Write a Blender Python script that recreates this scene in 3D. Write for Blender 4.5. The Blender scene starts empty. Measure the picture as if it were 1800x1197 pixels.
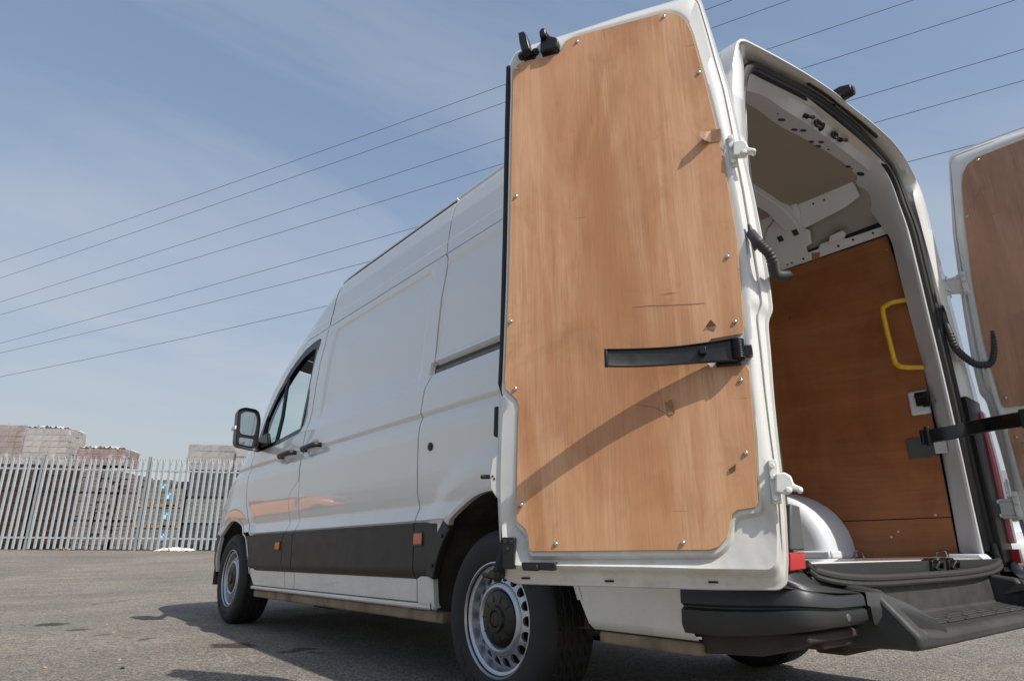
import bpy, bmesh, math, random
import numpy as np
from mathutils import Vector, Matrix
random.seed(7); RNG = np.random.default_rng(7)
S = bpy.context.scene
COL = S.collection
R_ = math.radians
# ------------------------------------------------------------------ camera
cam = bpy.data.cameras.new('camera'); camo = bpy.data.objects.new('camera', cam); COL.objects.link(camo)
cam.sensor_width = 36.0; cam.lens = 22.945; cam.clip_start = 0.05; cam.clip_end = 3000
cr = Vector((0.78300954, -0.62196808, 0.00719529)); cu = Vector((-0.18828259, -0.22597634, 0.95576376)); cf = Vector((0.59282858, 0.74972688, 0.2940474))
cm = Matrix((cr, cu, -cf)).transposed().to_4x4(); cm.translation = Vector((-2.74591, -1.02401, 0.65165))
camo.matrix_world = cm
S.camera = camo
# ------------------------------------------------------------------ sky, sun, exposure
SUN = Vector((0.15, -0.95, 1.0)).normalized()
w = bpy.data.worlds.new('World'); S.world = w; w.use_nodes = True
wn, wl = w.node_tree.nodes, w.node_tree.links
wn.clear()
wo = wn.new('ShaderNodeOutputWorld'); bg = wn.new('ShaderNodeBackground'); bg.inputs['Strength'].default_value = 0.125
sky = wn.new('ShaderNodeTexSky'); sky.sky_type = 'NISHITA'; sky.sun_disc = False
sky.sun_elevation = math.asin(SUN.z); sky.sun_rotation = math.atan2(SUN.x, SUN.y)
sky.altitude = 50; sky.air_density = 1.0; sky.dust_density = 2.2; sky.ozone_density = 1.0
tc = wn.new('ShaderNodeTexCoord'); sx = wn.new('ShaderNodeSeparateXYZ'); wl.new(tc.outputs['Generated'], sx.inputs[0])
def wmath(op, a, b=None):
    n = wn.new('ShaderNodeMath'); n.operation = op
    for i, v in enumerate((a, b)):
        if v is None: continue
        if isinstance(v, (int, float)): n.inputs[i].default_value = v
        else: wl.new(v, n.inputs[i])
    return n.outputs[0]
zz = wmath('ADD', wmath('MAXIMUM', sx.outputs[2], 0.0), 0.10)
cx = wn.new('ShaderNodeCombineXYZ'); wl.new(wmath('DIVIDE', sx.outputs[0], zz), cx.inputs[0]); wl.new(wmath('DIVIDE', sx.outputs[1], zz), cx.inputs[1])
mp = wn.new('ShaderNodeMapping'); mp.inputs['Rotation'].default_value = (0, 0, R_(35)); mp.inputs['Scale'].default_value = (0.55, 1.2, 1.0); mp.inputs['Location'].default_value = (3.2, 1.4, 0)
wl.new(cx.outputs[0], mp.inputs[0])
cn = wn.new('ShaderNodeTexNoise'); cn.inputs['Scale'].default_value = 0.9; cn.inputs['Detail'].default_value = 9; cn.inputs['Roughness'].default_value = 0.56; cn.inputs['Distortion'].default_value = 0.6
wl.new(mp.outputs[0], cn.inputs['Vector'])
crp = wn.new('ShaderNodeValToRGB'); crp.color_ramp.elements[0].position = 0.46; crp.color_ramp.elements[1].position = 0.76
wl.new(cn.outputs['Fac'], crp.inputs[0])
hz = wn.new('ShaderNodeMapRange'); hz.inputs['From Min'].default_value = -0.02; hz.inputs['From Max'].default_value = 0.62; hz.inputs['To Min'].default_value = 0.84; hz.inputs['To Max'].default_value = 0.34
hz.interpolation_type = 'SMOOTHSTEP'
wl.new(sx.outputs[2], hz.inputs[0])
cl2 = wn.new('ShaderNodeTexNoise'); cl2.inputs['Scale'].default_value = 2.3; cl2.inputs['Detail'].default_value = 7; cl2.inputs['Roughness'].default_value = 0.5
mp2 = wn.new('ShaderNodeMapping'); mp2.inputs['Scale'].default_value = (1.0, 1.0, 3.2); mp2.inputs['Location'].default_value = (0.35, 0.2, 0.1)
wl.new(tc.outputs['Generated'], mp2.inputs[0]); wl.new(mp2.outputs[0], cl2.inputs['Vector'])
cr2 = wn.new('ShaderNodeValToRGB'); cr2.color_ramp.elements[0].position = 0.50; cr2.color_ramp.elements[1].position = 0.64
wl.new(cl2.outputs['Fac'], cr2.inputs[0])
low = wn.new('ShaderNodeMapRange'); low.interpolation_type = 'SMOOTHSTEP'; low.inputs['From Min'].default_value = 0.32; low.inputs['From Max'].default_value = 0.10; low.inputs['To Min'].default_value = 0; low.inputs['To Max'].default_value = 0.75
wl.new(sx.outputs[2], low.inputs[0])
f1 = wmath('MULTIPLY', crp.outputs[0], 0.55)
f2 = wmath('MULTIPLY', cr2.outputs[0], low.outputs[0])
haze_mix = wn.new('ShaderNodeMixRGB'); wl.new(hz.outputs[0], haze_mix.inputs[0]); wl.new(sky.outputs[0], haze_mix.inputs[1]); 
hc = wn.new('ShaderNodeMixRGB'); hf = wn.new('ShaderNodeMapRange'); hf.inputs['From Min'].default_value = 0.05; hf.inputs['From Max'].default_value = 0.60; wl.new(sx.outputs[2], hf.inputs[0]); wl.new(hf.outputs[0], hc.inputs[0])
hc.inputs[1].default_value = (3.85, 3.98, 3.98, 1); hc.inputs[2].default_value = (2.9, 3.9, 5.5, 1); wl.new(hc.outputs[0], haze_mix.inputs[2])
m1 = wn.new('ShaderNodeMixRGB'); wl.new(f1, m1.inputs[0]); wl.new(haze_mix.outputs[0], m1.inputs[1]); m1.inputs[2].default_value = (4.1, 4.35, 4.7, 1)
m2 = wn.new('ShaderNodeMixRGB'); wl.new(f2, m2.inputs[0]); wl.new(m1.outputs[0], m2.inputs[1]); m2.inputs[2].default_value = (5.2, 5.15, 5.1, 1)
wl.new(m2.outputs[0], bg.inputs['Color']); wl.new(bg.outputs[0], wo.inputs[0])
sl = bpy.data.lights.new('sun', 'SUN'); sl.energy = 4.2; sl.angle = R_(0.53); sl.color = (1.0, 0.95, 0.87)
so = bpy.data.objects.new('sun', sl); so.rotation_euler = (-SUN).to_track_quat('-Z', 'Y').to_euler(); so.location = (0, -10, 20); COL.objects.link(so)
S.view_settings.view_transform = 'Standard'; S.view_settings.look = 'None'; S.view_settings.gamma = 1; S.view_settings.exposure = 0.12; S.view_settings.use_curve_mapping = False
S.render.engine = 'CYCLES'; S.cycles.max_bounces = 10; S.cycles.transparent_max_bounces = 16

# ------------------------------------------------------------------ material helpers
class NT:
    def __init__(s, name):
        s.m = bpy.data.materials.new(name); s.m.use_nodes = True
        s.n = s.m.node_tree.nodes; s.l = s.m.node_tree.links
        s.b = next(x for x in s.n if x.type == 'BSDF_PRINCIPLED'); s.out = next(x for x in s.n if x.type == 'OUTPUT_MATERIAL')
    def new(s, t, **kw):
        x = s.n.new(t)
        for k, v in kw.items():
            if hasattr(x, k): setattr(x, k, v)
        return x
    def put(s, inp, v):
        if isinstance(v, bpy.types.NodeSocket): s.l.new(v, inp)
        elif isinstance(v, (tuple, list)): inp.default_value = tuple(v) + ((1,) if len(v) == 3 and inp.type == 'RGBA' else ())
        else: inp.default_value = v
    def coord(s, scale=(1, 1, 1), loc=(0, 0, 0), rot=(0, 0, 0), kind='Object'):
        t = s.new('ShaderNodeTexCoord'); m = s.new('ShaderNodeMapping')
        m.inputs['Scale'].default_value = scale; m.inputs['Location'].default_value = loc; m.inputs['Rotation'].default_value = rot
        s.l.new(t.outputs[kind], m.inputs[0]); return m.outputs[0]
    def noise(s, vec, scale=5, detail=4, rough=.5, dist=0, out='Fac'):
        x = s.new('ShaderNodeTexNoise'); s.l.new(vec, x.inputs['Vector'])
        x.inputs['Scale'].default_value = scale; x.inputs['Detail'].default_value = detail; x.inputs['Roughness'].default_value = rough; x.inputs['Distortion'].default_value = dist
        return x.outputs[out]
    def ramp(s, fac, stops):
        x = s.new('ShaderNodeValToRGB'); s.l.new(fac, x.inputs[0]); e = x.color_ramp.elements
        while len(e) < len(stops): e.new(0.5)
        for i, (p, c) in enumerate(stops):
            e[i].position = p; e[i].color = (c, c, c, 1) if isinstance(c, (int, float)) else tuple(c) + (1,)
        return x.outputs[0]
    def mix(s, f, a, b, mode='MIX'):
        x = s.new('ShaderNodeMixRGB'); x.blend_type = mode
        for i, v in enumerate((f, a, b)): s.put(x.inputs[i], v)
        return x.outputs[0]
    def math(s, op, a, b=0.0):
        x = s.new('ShaderNodeMath'); x.operation = op; s.put(x.inputs[0], a); s.put(x.inputs[1], b); return x.outputs[0]
    def bump(s, h, strength=.2, dist=.01):
        x = s.new('ShaderNodeBump'); x.inputs['Strength'].default_value = strength; x.inputs['Distance'].default_value = dist
        s.l.new(h, x.inputs['Height']); s.l.new(x.outputs[0], s.b.inputs['Normal'])
    def set(s, **kw):
        for k, v in kw.items(): s.put(s.b.inputs[k.replace('_', ' ')], v)
        return s
def flat(name, col, rough=.5, metal=0., coat=0., var=.0, vscale=8, bump=0., bscale=120, rvar=0.):
    t = NT(name); t.set(Roughness=rough, Metallic=metal)
    if coat: t.set(Coat_Weight=coat, Coat_Roughness=.03)
    v = t.coord()
    if var:
        nz = t.noise(v, vscale, 6, .6)
        t.set(Base_Color=t.ramp(nz, [(.3, tuple(c * (1 - var) for c in col)), (.7, tuple(min(1, c * (1 + var * .6)) for c in col))]))
    else: t.set(Base_Color=col)
    if rvar:
        t.set(Roughness=t.ramp(t.noise(v, vscale * 1.7, 5, .6), [(.3, max(0, rough - rvar)), (.7, rough + rvar)]))
    if bump: t.bump(t.noise(v, bscale, 4, .6), bump, .002)
    return t.m

def paint(name, col, dirt=.25, coat=1.0):
    t = NT(name); v = t.coord()
    sp = t.new('ShaderNodeSeparateXYZ'); t.l.new(v, sp.inputs[0])
    lowz = t.new('ShaderNodeMapRange'); lowz.inputs['From Min'].default_value = .95; lowz.inputs['From Max'].default_value = .30; t.l.new(sp.outputs[2], lowz.inputs[0])
    nz = t.ramp(t.noise(v, 3.1, 8, .65), [(.38, 0), (.75, 1)])
    fine = t.ramp(t.noise(v, 26, 3, .6), [(.50, 0), (.85, 1)])
    d = t.math('MULTIPLY', t.math('ADD', t.math('MULTIPLY', nz, .55), t.math('MULTIPLY', fine, .2)), t.math('ADD', t.math('MULTIPLY', lowz.outputs[0], dirt), .05))
    t.set(Base_Color=t.mix(d, col, (.30, .25, .19)), Roughness=t.math('ADD', t.math('MULTIPLY', d, .4), .24), IOR=1.5, Coat_Weight=coat, Coat_Roughness=.012)
    return t.m
M = {}
M['white'] = paint('white_paint', (.77, .765, .735), .5)
M['white_inner'] = flat('white_primer_inner', (.66, .69, .73), .42, coat=.25, var=.07, vscale=3)
M['doorwhite'] = paint('white_door_inner', (.68, .68, .655), 2.0, .5)
M['trim'] = flat('dark_grey_plastic', (.027, .025, .023), .50, var=.12, vscale=6, bump=.10, bscale=900, rvar=.06)
M['bumper'] = flat('bumper_plastic', (.026, .0275, .029), .46, var=.22, vscale=9, bump=.12, bscale=700, rvar=.08)
M['black'] = flat('black_plastic', (.008, .008, .008), .35, var=.2, vscale=30)
M['strapblack'] = flat('black_coated_steel', (.007, .008, .010), .34, var=.3, vscale=14, rvar=.10)
M['rubber'] = flat('black_rubber', (.010, .010, .010), .62, var=.15, vscale=20)
M['conduit'] = flat('grey_black_rubber', (.035, .036, .036), .55, var=.2, vscale=30)
M['tyre'] = flat('tyre_rubber', (.016, .0155, .015), .70, var=.3, vscale=9, bump=.12, bscale=300)
M['tyretext'] = flat('tyre_lettering', (.040, .039, .037), .75)
M['silver'] = flat('silver_wheel_paint', (.50, .52, .56), .34, .75, var=.12, vscale=14, rvar=.08)
M['drum'] = flat('rusty_brake_drum', (.02, .016, .012), .8, var=.4)
M['under'] = flat('underbody_sealant', (.045, .035, .026), .85, var=.5, vscale=5, bump=.3, bscale=40)
M['sealant'] = flat('beige_underseal', (.26, .20, .13), .75, var=.5, vscale=7, bump=.3, bscale=60)
M['liner_arch'] = flat('wheelhouse_liner', (.075, .066, .052), .85, var=.6, vscale=6, bump=.5, bscale=30)
M['roofliner'] = flat('grey_headliner', (.32, .28, .235), .75, var=.05, vscale=3)
M['panelgrey'] = flat('grey_primer_panel', (.33, .315, .285), .6, var=.06, vscale=4)
M['railgrey'] = flat('weathered_rail', (.17, .155, .135), .5, .3, var=.3, vscale=20)
M['screw'] = flat('zinc_screw', (.62, .62, .60), .28, 1.0)
M['yellow'] = flat('yellow_paint', (.80, .47, .015), .38, coat=.3, var=.06)
M['red'] = flat('red_lens', (.42, .008, .007), .16, coat=.8)
M['pink'] = flat('clear_red_lens', (.62, .16, .19), .15, coat=.8)
M['amber'] = flat('amber_lens', (.62, .13, .02), .2, coat=.6, var=.4, vscale=60)
M['lampgrey'] = flat('grey_lamp_housing', (.085, .090, .090), .45, var=.1)
M['seat'] = flat('dark_seat_cloth', (.018, .018, .02), .85)
M['castwhite'] = flat('painted_hinge_casting', (.72, .72, .68), .42, coat=.2, var=.12, vscale=40)
M['chrome'] = flat('bright_steel', (.6, .6, .6), .2, 1.0)
M['step'] = flat('step_tread_plastic', (.040, .041, .040), .58, var=.35, vscale=12, bump=.25, bscale=500, rvar=.1)
M['glassmirror'] = flat('mirror_glass', (.58, .66, .66), .02, 1.0)
t = NT('tinted_glass'); t.n.remove(t.b)
tr = t.new('ShaderNodeBsdfTransparent'); tr.inputs[0].default_value = (.78, .88, .86, 1); gl = t.new('ShaderNodeBsdfGlossy'); gl.inputs['Roughness'].default_value = .01
lw = t.new('ShaderNodeLayerWeight'); lw.inputs[0].default_value = .5; mxs = t.new('ShaderNodeMixShader')
t.l.new(t.math('ADD', t.math('MULTIPLY', t.math('POWER', lw.outputs['Facing'], 4.0), .8), .05), mxs.inputs[0]); t.l.new(tr.outputs[0], mxs.inputs[1]); t.l.new(gl.outputs[0], mxs.inputs[2]); t.l.new(mxs.outputs[0], t.out.inputs[0])
M['glass'] = t.m
def ply(name, c0, c1, c2, rough, coat, seed, along='z', smudge=.5):
    t = NT(name)
    sc = (1, 1, .10) if along == 'z' else (1, .10, 1)
    v = t.coord(sc, (seed, seed * 2.3, seed * .7))
    v2 = t.coord((1, 1, .022) if along == 'z' else (1, .022, 1), (seed * 3, 1, seed))
    warp = t.noise(v, 2.6, 3, .5, .4, 'Color')
    vm = t.new('ShaderNodeVectorMath'); vm.operation = 'MULTIPLY_ADD'; t.l.new(warp, vm.inputs[0]); vm.inputs[1].default_value = (.34, .34, .34); t.l.new(v, vm.inputs[2])
    bands = t.noise(vm.outputs[0], 5.0, 5, .52, 1.3)
    col = t.ramp(bands, [(.34, c0), (.47, c1), (.56, c2), (.68, c1)])
    broad = t.noise(v, 2.0, 2, .5, .2)
    col = t.mix(t.ramp(broad, [(.35, 0.), (.7, .55)]), col, c0)
    fib = t.noise(v2, 260, 3, .7)
    col = t.mix(t.ramp(fib, [(.38, .34), (.58, 0.)]), col, tuple(c * .62 for c in c0))
    fl = t.noise(v, 42, 3, .6)
    col = t.mix(t.ramp(fl, [(.67, 0.), (.78, .6)]), col, tuple(c * .42 for c in c0))
    vs = t.coord((1, 1, 1), (seed, 0, 0))
    blot = t.noise(t.coord((1, 1, .45), (seed, 2, seed)), 3.2, 5, .62, .8)
    col = t.mix(t.ramp(blot, [(.42, 0.), (.64, .42)]), col, tuple(min(1, c * 1.1) for c in c2)); col = t.mix(t.ramp(blot, [(.34, .38), (.48, 0.)]), col, tuple(c * .86 for c in c0))
    sm = t.math('MULTIPLY', t.ramp(t.noise(vs, 4.5, 6, .65, .5), [(.56, 0.), (.78, 1.)]), smudge)
    col = t.mix(sm, col, tuple(c * .50 for c in c0))
    scr = t.coord((3.0, 3.0, 42), (seed, 0, seed)) if along == 'z' else t.coord((3, 3, 3), (seed, 0, seed))
    sc2 = t.math('MULTIPLY', t.ramp(t.noise(scr, 1.6, 2, .4), [(.735, 0.), (.77, 1.)]), smudge)
    col = t.mix(sc2, col, tuple(c * .35 for c in c0))
    t.set(Base_Color=col, Roughness=t.ramp(bands, [(.3, rough), (.7, rough + .12)]), Coat_Weight=coat, Coat_Roughness=.25)
    t.bump(t.math('ADD', fib, bands), .06, .001)
    return t.m
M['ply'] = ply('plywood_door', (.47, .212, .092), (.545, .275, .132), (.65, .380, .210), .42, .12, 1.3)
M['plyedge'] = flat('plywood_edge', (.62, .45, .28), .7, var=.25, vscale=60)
M['ply2'] = ply('plywood_door_shaded', (.36, .185, .108), (.43, .235, .144), (.52, .30, .19), .5, .05, 6.1, smudge=.8)  # darker copy of the door plywood, with the right door's shade in its colour
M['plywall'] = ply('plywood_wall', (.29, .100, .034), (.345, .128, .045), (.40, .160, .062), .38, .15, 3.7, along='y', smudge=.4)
M['tape'] = flat('brown_packing_tape', (.30, .15, .07), .22, coat=.5, var=.25, vscale=60)

# asphalt
STAINS = [(-2.125,5.62),(-1.998,5.109),(-1.868,4.714),(-1.771,4.47),(-1.687,4.309),(-1.291,3.684),(-0.963,3.277),(-1.03,3.243),(-1.102,3.241),(-0.985,3.105),(-1.434,7.362)]
t = NT('asphalt'); v = t.coord()
big = t.noise(v, .55, 6, .6, .4); mid = t.noise(v, 3.5, 5, .62); fine = t.noise(v, 95, 4, .7)
vo = t.new('ShaderNodeTexVoronoi'); vo.inputs['Scale'].default_value = 130; t.l.new(v, vo.inputs['Vector'])
vo4 = t.new('ShaderNodeTexVoronoi'); vo4.inputs['Scale'].default_value = 58; t.l.new(v, vo4.inputs['Vector'])
stone2 = t.ramp(vo4.outputs['Color'], [(.15, .62), (.85, 1.38)])
stone = t.ramp(vo.outputs['Color'], [(.1, .28), (.9, 1.75)])
vo3 = t.new('ShaderNodeTexVoronoi'); vo3.inputs['Scale'].default_value = 62; t.l.new(v, vo3.inputs['Vector'])
col = t.ramp(big, [(.32, (.160, .140, .114)), (.5, (.205, .180, .148)), (.68, (.285, .248, .198))])
col = t.mix(t.ramp(mid, [(.35, .35), (.65, 0.)]), col, (.135, .126, .114))
str_ = t.noise(t.coord((.35, 2.2, 1), (2, 5, 0), (0, 0, R_(31))), .9, 5, .55)
col = t.mix(t.ramp(str_, [(.46, 0.), (.72, .6)]), col, (.265, .228, .180))
col = t.mix(.85, col, stone, 'MULTIPLY'); col = t.mix(.8, col, stone2, 'MULTIPLY')
pat = t.noise(t.coord((.5, 1.4, 1), (7, 1, 0), (0, 0, R_(31))), 2.4, 6, .6)
col = t.mix(t.ramp(pat, [(.36, .30), (.58, 0.)]), col, (.135, .125, .112))
col = t.mix(t.ramp(fine, [(.60, 0.), (.68, .7)]), col, (.42, .40, .36))
col = t.mix(t.ramp(fine, [(.28, .6), (.38, 0.)]), col, (.06, .056, .05))
vo2 = t.new('ShaderNodeTexVoronoi'); vo2.inputs['Scale'].default_value = 17; t.l.new(v, vo2.inputs['Vector'])
col = t.mix(t.ramp(vo2.outputs['Distance'], [(.05, .75), (.09, 0.)]), col, (.50, .46, .40))
wv = t.noise(v, 9, 5, .65, 0, 'Color')
wm = t.new('ShaderNodeVectorMath'); wm.operation = 'MULTIPLY_ADD'; t.l.new(wv, wm.inputs[0]); wm.inputs[1].default_value = (.22, .22, 0); t.l.new(v, wm.inputs[2])
for (sx_, sy_), (ra, rb, dk) in zip(STAINS, [(.16, .07, .9), (.09, .04, .8), (.08, .03, .5), (.06, .03, .4), (.10, .03, .6), (.15, .09, .95), (.07, .04, .9), (.05, .03, .9), (.05, .03, .8), (.05, .03, .7), (.5, .04, .3)]):
    mpn = t.new('ShaderNodeMapping'); mpn.vector_type = 'TEXTURE'; mpn.inputs['Location'].default_value = (sx_ + .11, sy_ + .11, 0); mpn.inputs['Rotation'].default_value = (0, 0, R_(40)); mpn.inputs['Scale'].default_value = (ra * .85, rb * 2.0, 50)
    t.l.new(wm.outputs[0], mpn.inputs[0]); ln = t.new('ShaderNodeVectorMath'); ln.operation = 'LENGTH'; t.l.new(mpn.outputs[0], ln.inputs[0])
    col = t.mix(t.math('MULTIPLY', t.ramp(ln.outputs['Value'], [(.70, 1.), (1.2, 0.)]), dk), col, (.040, .030, .022))
t.set(Base_Color=col, Roughness=.9)
t.bump(t.math('ADD', t.math('MULTIPLY', vo.outputs['Distance'], -.6), t.math('ADD', t.math('MULTIPLY', vo3.outputs['Distance'], -.5), t.math('MULTIPLY', mid, 1.5))), .9, .008)
M['asphalt'] = t.m

# ------------------------------------------------------------------ mesh helpers
def mesh(name, verts, faces, mat, smooth=True, angle=32, bevel=0, seg=2, mats=None, fm=None):
    me = bpy.data.meshes.new(name); me.from_pydata([tuple(map(float, v)) for v in verts], [], [tuple(map(int, f)) for f in faces])
    me.validate(); 
    for mm in (mats or [mat]): me.materials.append(mm)
    if fm is not None and len(fm) == len(me.polygons): me.polygons.foreach_set('material_index', np.array(fm, dtype=np.int32))
    bm = bmesh.new(); bm.from_mesh(me); bmesh.ops.recalc_face_normals(bm, faces=bm.faces); bm.to_mesh(me); bm.free()
    if smooth: me.shade_smooth(); me.set_sharp_from_angle(angle=R_(angle))
    me['bev'] = (bevel, seg)
    return me
def obj(name, me, parent=None, loc=None, rot=None):
    o = bpy.data.objects.new(name, me); COL.objects.link(o)
    if parent is not None: o.parent = parent
    if loc is not None: o.location = loc
    if rot is not None: o.rotation_euler = rot
    if me is not None and 'bev' in me and me['bev'][0] > 0:
        b = o.modifiers.new('bevel', 'BEVEL'); b.width = me['bev'][0]; b.segments = int(me['bev'][1]); b.limit_method = 'ANGLE'; b.angle_limit = R_(35)
    return o
def thing(name, label, cat, loc=(0, 0, 0), rotz=0, group=None, me=None):
    o = obj(name, me, None, loc, (0, 0, rotz)); o['label'] = label; o['category'] = cat
    if group: o['group'] = group
    return o
class MB:
    def __init__(s): s.v = []; s.f = []; s.ch = []
    def add(s, v, f):
        s.ch.append((list(v), list(f))); k = len(s.v); s.v += [tuple(map(float, p)) for p in v]; s.f += [tuple(i + k for i in q) for q in f]; return s
    def box(s, c, d, rot=None):
        x, y, z = d[0] / 2, d[1] / 2, d[2] / 2
        P = [Vector((a * x, b * y, e * z)) for a in (-1, 1) for b in (-1, 1) for e in (-1, 1)]
        if rot is not None: P = [rot @ p for p in P]
        return s.add([p + Vector(c) for p in P], [(0, 1, 3, 2), (4, 6, 7, 5), (0, 4, 5, 1), (2, 3, 7, 6), (0, 2, 6, 4), (1, 5, 7, 3)])
    def cyl(s, a, b, r, n=16, r2=None):
        return s.tube([a, b], [r, r if r2 is None else r2], n)
    def tube(s, path, r, n=12, cap=True):
        P = [Vector(p) for p in path]; m = len(P); rs = list(r) if hasattr(r, '__len__') else [r] * m
        V = []; F = []; up = None
        for i in range(m):
            t = (P[min(i + 1, m - 1)] - P[max(i - 1, 0)]).normalized()
            if up is None:
                up = Vector((0, 0, 1)) if abs(t.z) < .9 else Vector((1, 0, 0))
            up = (up - t * up.dot(t)).normalized(); sd = t.cross(up)
            for k in range(n):
                a = 2 * math.pi * k / n; V.append(P[i] + (up * math.cos(a) + sd * math.sin(a)) * rs[i])
        for i in range(m - 1):
            for k in range(n): F.append((i * n + k, i * n + (k + 1) % n, (i + 1) * n + (k + 1) % n, (i + 1) * n + k))
        if cap: F += [tuple(range(n))[::-1], tuple((m - 1) * n + k for k in range(n))]
        return s.add(V, F)
    def prism(s, pts, fn, d0, d1):
        """pts: list of 2D; fn(p, d) -> 3D; extruded from d0 to d1"""
        n = len(pts); V = [fn(p, d0) for p in pts] + [fn(p, d1) for p in pts]
        F = [tuple(range(n))[::-1], tuple(range(n, 2 * n))] + [(i, (i + 1) % n, n + (i + 1) % n, n + i) for i in range(n)]
        return s.add(V, F)
    def build(s, name, mat, parent=None, loc=None, rot=None, **kw):
        return obj(name, mesh(name, s.v, s.f, mat, **kw), parent, loc, rot)
    def each(s, name, mat, parent=None, loc=None, **kw):
        for v, f in s.ch: obj(name, mesh(name, v, f, mat, **kw), parent, loc)
def lathe(prof, n=64, axis='x'):
    V = []; F = []
    for k in range(n):
        a = 2 * math.pi * k / n
        for (r, d) in prof: V.append((d, r * math.cos(a), r * math.sin(a)))
    m = len(prof)
    for k in range(n):
        for i in range(m - 1): F.append((k * m + i, k * m + i + 1, ((k + 1) % n) * m + i + 1, ((k + 1) % n) * m + i))
    return V, F
def roundpoly(pts, r, n=5):
    """round the corners of a closed 2D polygon"""
    out = []; m = len(pts); rr = r if hasattr(r, '__len__') else [r] * m
    for i in range(m):
        p = Vector(pts[i]); a = Vector(pts[i - 1]); b = Vector(pts[(i + 1) % m])
        da, db = (a - p), (b - p); q = min(rr[i], da.length * .45, db.length * .45)
        if q < 1e-5: out.append(tuple(p)); continue
        s, e = p + da.normalized() * q, p + db.normalized() * q
        for k in range(n + 1):
            t_ = k / n; out.append(tuple(s.lerp(p, t_).lerp(p.lerp(e, t_), t_)))
    return out
def polydist(P, Y, Z):
    """signed distance (inside negative) and nearest point"""
    P = np.asarray(P, float); Q = np.roll(P, -1, 0); best = np.full(Y.shape, 1e9); ny = np.zeros_like(Y); nz = np.zeros_like(Y); ins = np.zeros(Y.shape, bool)
    for a, b in zip(P, Q):
        d = b - a; L = d @ d + 1e-12; t_ = np.clip(((Y - a[0]) * d[0] + (Z - a[1]) * d[1]) / L, 0, 1)
        py, pz = a[0] + t_ * d[0], a[1] + t_ * d[1]; dd = np.hypot(Y - py, Z - pz); m = dd < best
        best = np.where(m, dd, best); ny = np.where(m, py, ny); nz = np.where(m, pz, nz)
        c = ((a[1] > Z) != (b[1] > Z)); 
        with np.errstate(divide='ignore', invalid='ignore'): xi = (b[0] - a[0]) * (Z - a[1]) / (b[1] - a[1] + 1e-15) + a[0]
        ins ^= c & (Y < xi)
    return np.where(ins, -best, best), ny, nz
def sstep(a, b, x): t_ = np.clip((x - a) / (b - a), 0, 1); return t_ * t_ * (3 - 2 * t_)
def smoothpath(pts, n):
    P = np.array(pts, float); d = np.r_[0, np.cumsum(np.linalg.norm(np.diff(P, axis=0), axis=1))]
    # Catmull-Rom through the points
    out = []
    for s_ in np.linspace(0, d[-1], n):
        i = min(max(np.searchsorted(d, s_) - 1, 0), len(P) - 2); u = (s_ - d[i]) / max(d[i + 1] - d[i], 1e-9)
        p0, p1, p2, p3 = P[max(i - 1, 0)], P[i], P[i + 1], P[min(i + 2, len(P) - 1)]
        out.append(.5 * ((2 * p1) + (-p0 + p2) * u + (2 * p0 - 5 * p1 + 4 * p2 - p3) * u * u + (-p0 + 3 * p1 - 3 * p2 + p3) * u ** 3))
    return np.array(out)

# ------------------------------------------------------------------ ground
FN = np.array([0.52337586, 0.85210194]); FT = np.array([0.85210194, -0.52337586]); FA = np.array([-1.62800392, 20.64632221]); FZ0 = .3476
def gz(x, y): 
    s_ = x * FN[0] + y * FN[1]; return FZ0 * sstep(4.0, 16.5, s_)
gx = np.r_[-900, -300, -100, -40, np.arange(-20, 40, .5), 60, 120, 300, 900]; gy = np.r_[-900, -300, -100, -40, np.arange(-16, 40, .5), 60, 120, 300, 900]
GX, GY = np.meshgrid(gx, gy, indexing='ij'); GZ = gz(GX, GY); ni, nj = GX.shape
gv = np.stack([GX, GY, GZ], -1).reshape(-1, 3); gi = np.arange(ni * nj).reshape(ni, nj)
gf = np.stack([gi[:-1, :-1], gi[1:, :-1], gi[1:, 1:], gi[:-1, 1:]], -1).reshape(-1, 4)
g = obj('ground', mesh('ground', gv, gf, M['asphalt'])); g['kind'] = 'structure'; g['label'] = 'worn sunlit grey asphalt yard with oil stains'

# ================================================================== THE VAN
RAKE = -0.01922980922
van = thing('panel_van', 'white high-roof panel van with both rear doors wide open', 'van', (0, 3.1, 0)); van.rotation_euler = (RAKE, 0, 0)
VO = Vector((0, -3.1, 0))
WZ=np.array([.28,.30,.32,.335,.36,.44,.47,.70,.715,.725,.785,.80,.85,.95,1.137,1.20,1.238,1.246,1.268,1.30,1.40,1.44,1.475,1.55,1.75,1.92,2.10,2.18,2.215,2.232,2.245,2.31,2.318,2.46,2.57,2.60,2.62])
WX=np.array([.93,.95,.972,.986,.990,.998,1.000,1.006,1.010,1.020,1.005,1.004,1.012,1.020,1.026,1.022,1.009,1.006,1.017,1.014,1.002,.990,.978,.966,.953,.938,.909,.897,.894,.887,.884,.877,.872,.853,.828,.818,.800])
FZ=np.array([.28,.5,.8,.95,1.1,1.2,1.3,1.39,1.5,1.7,1.92,2.08,2.26,2.4,2.52,2.62])
FY=np.array([5.94,6.03,6.03,5.94,5.80,5.69,5.56,5.46,5.36,5.21,5.03,4.85,4.55,4.33,4.08,3.90])
def W(z): return np.interp(z,WZ,WX)
def Yf(z): return np.interp(z,FZ,FY)
def Y0(z): return Yf(z)-np.interp(z,[.3,1.3,1.6,2.3,2.62],[1.15,1.15,.95,.8,.7])
NP=3.6
def half(z,y):
    t=np.clip((y-Y0(z))/(Yf(z)-Y0(z)),0,.9999)
    return W(z)*(1-t**NP)**(1/NP)

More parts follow.
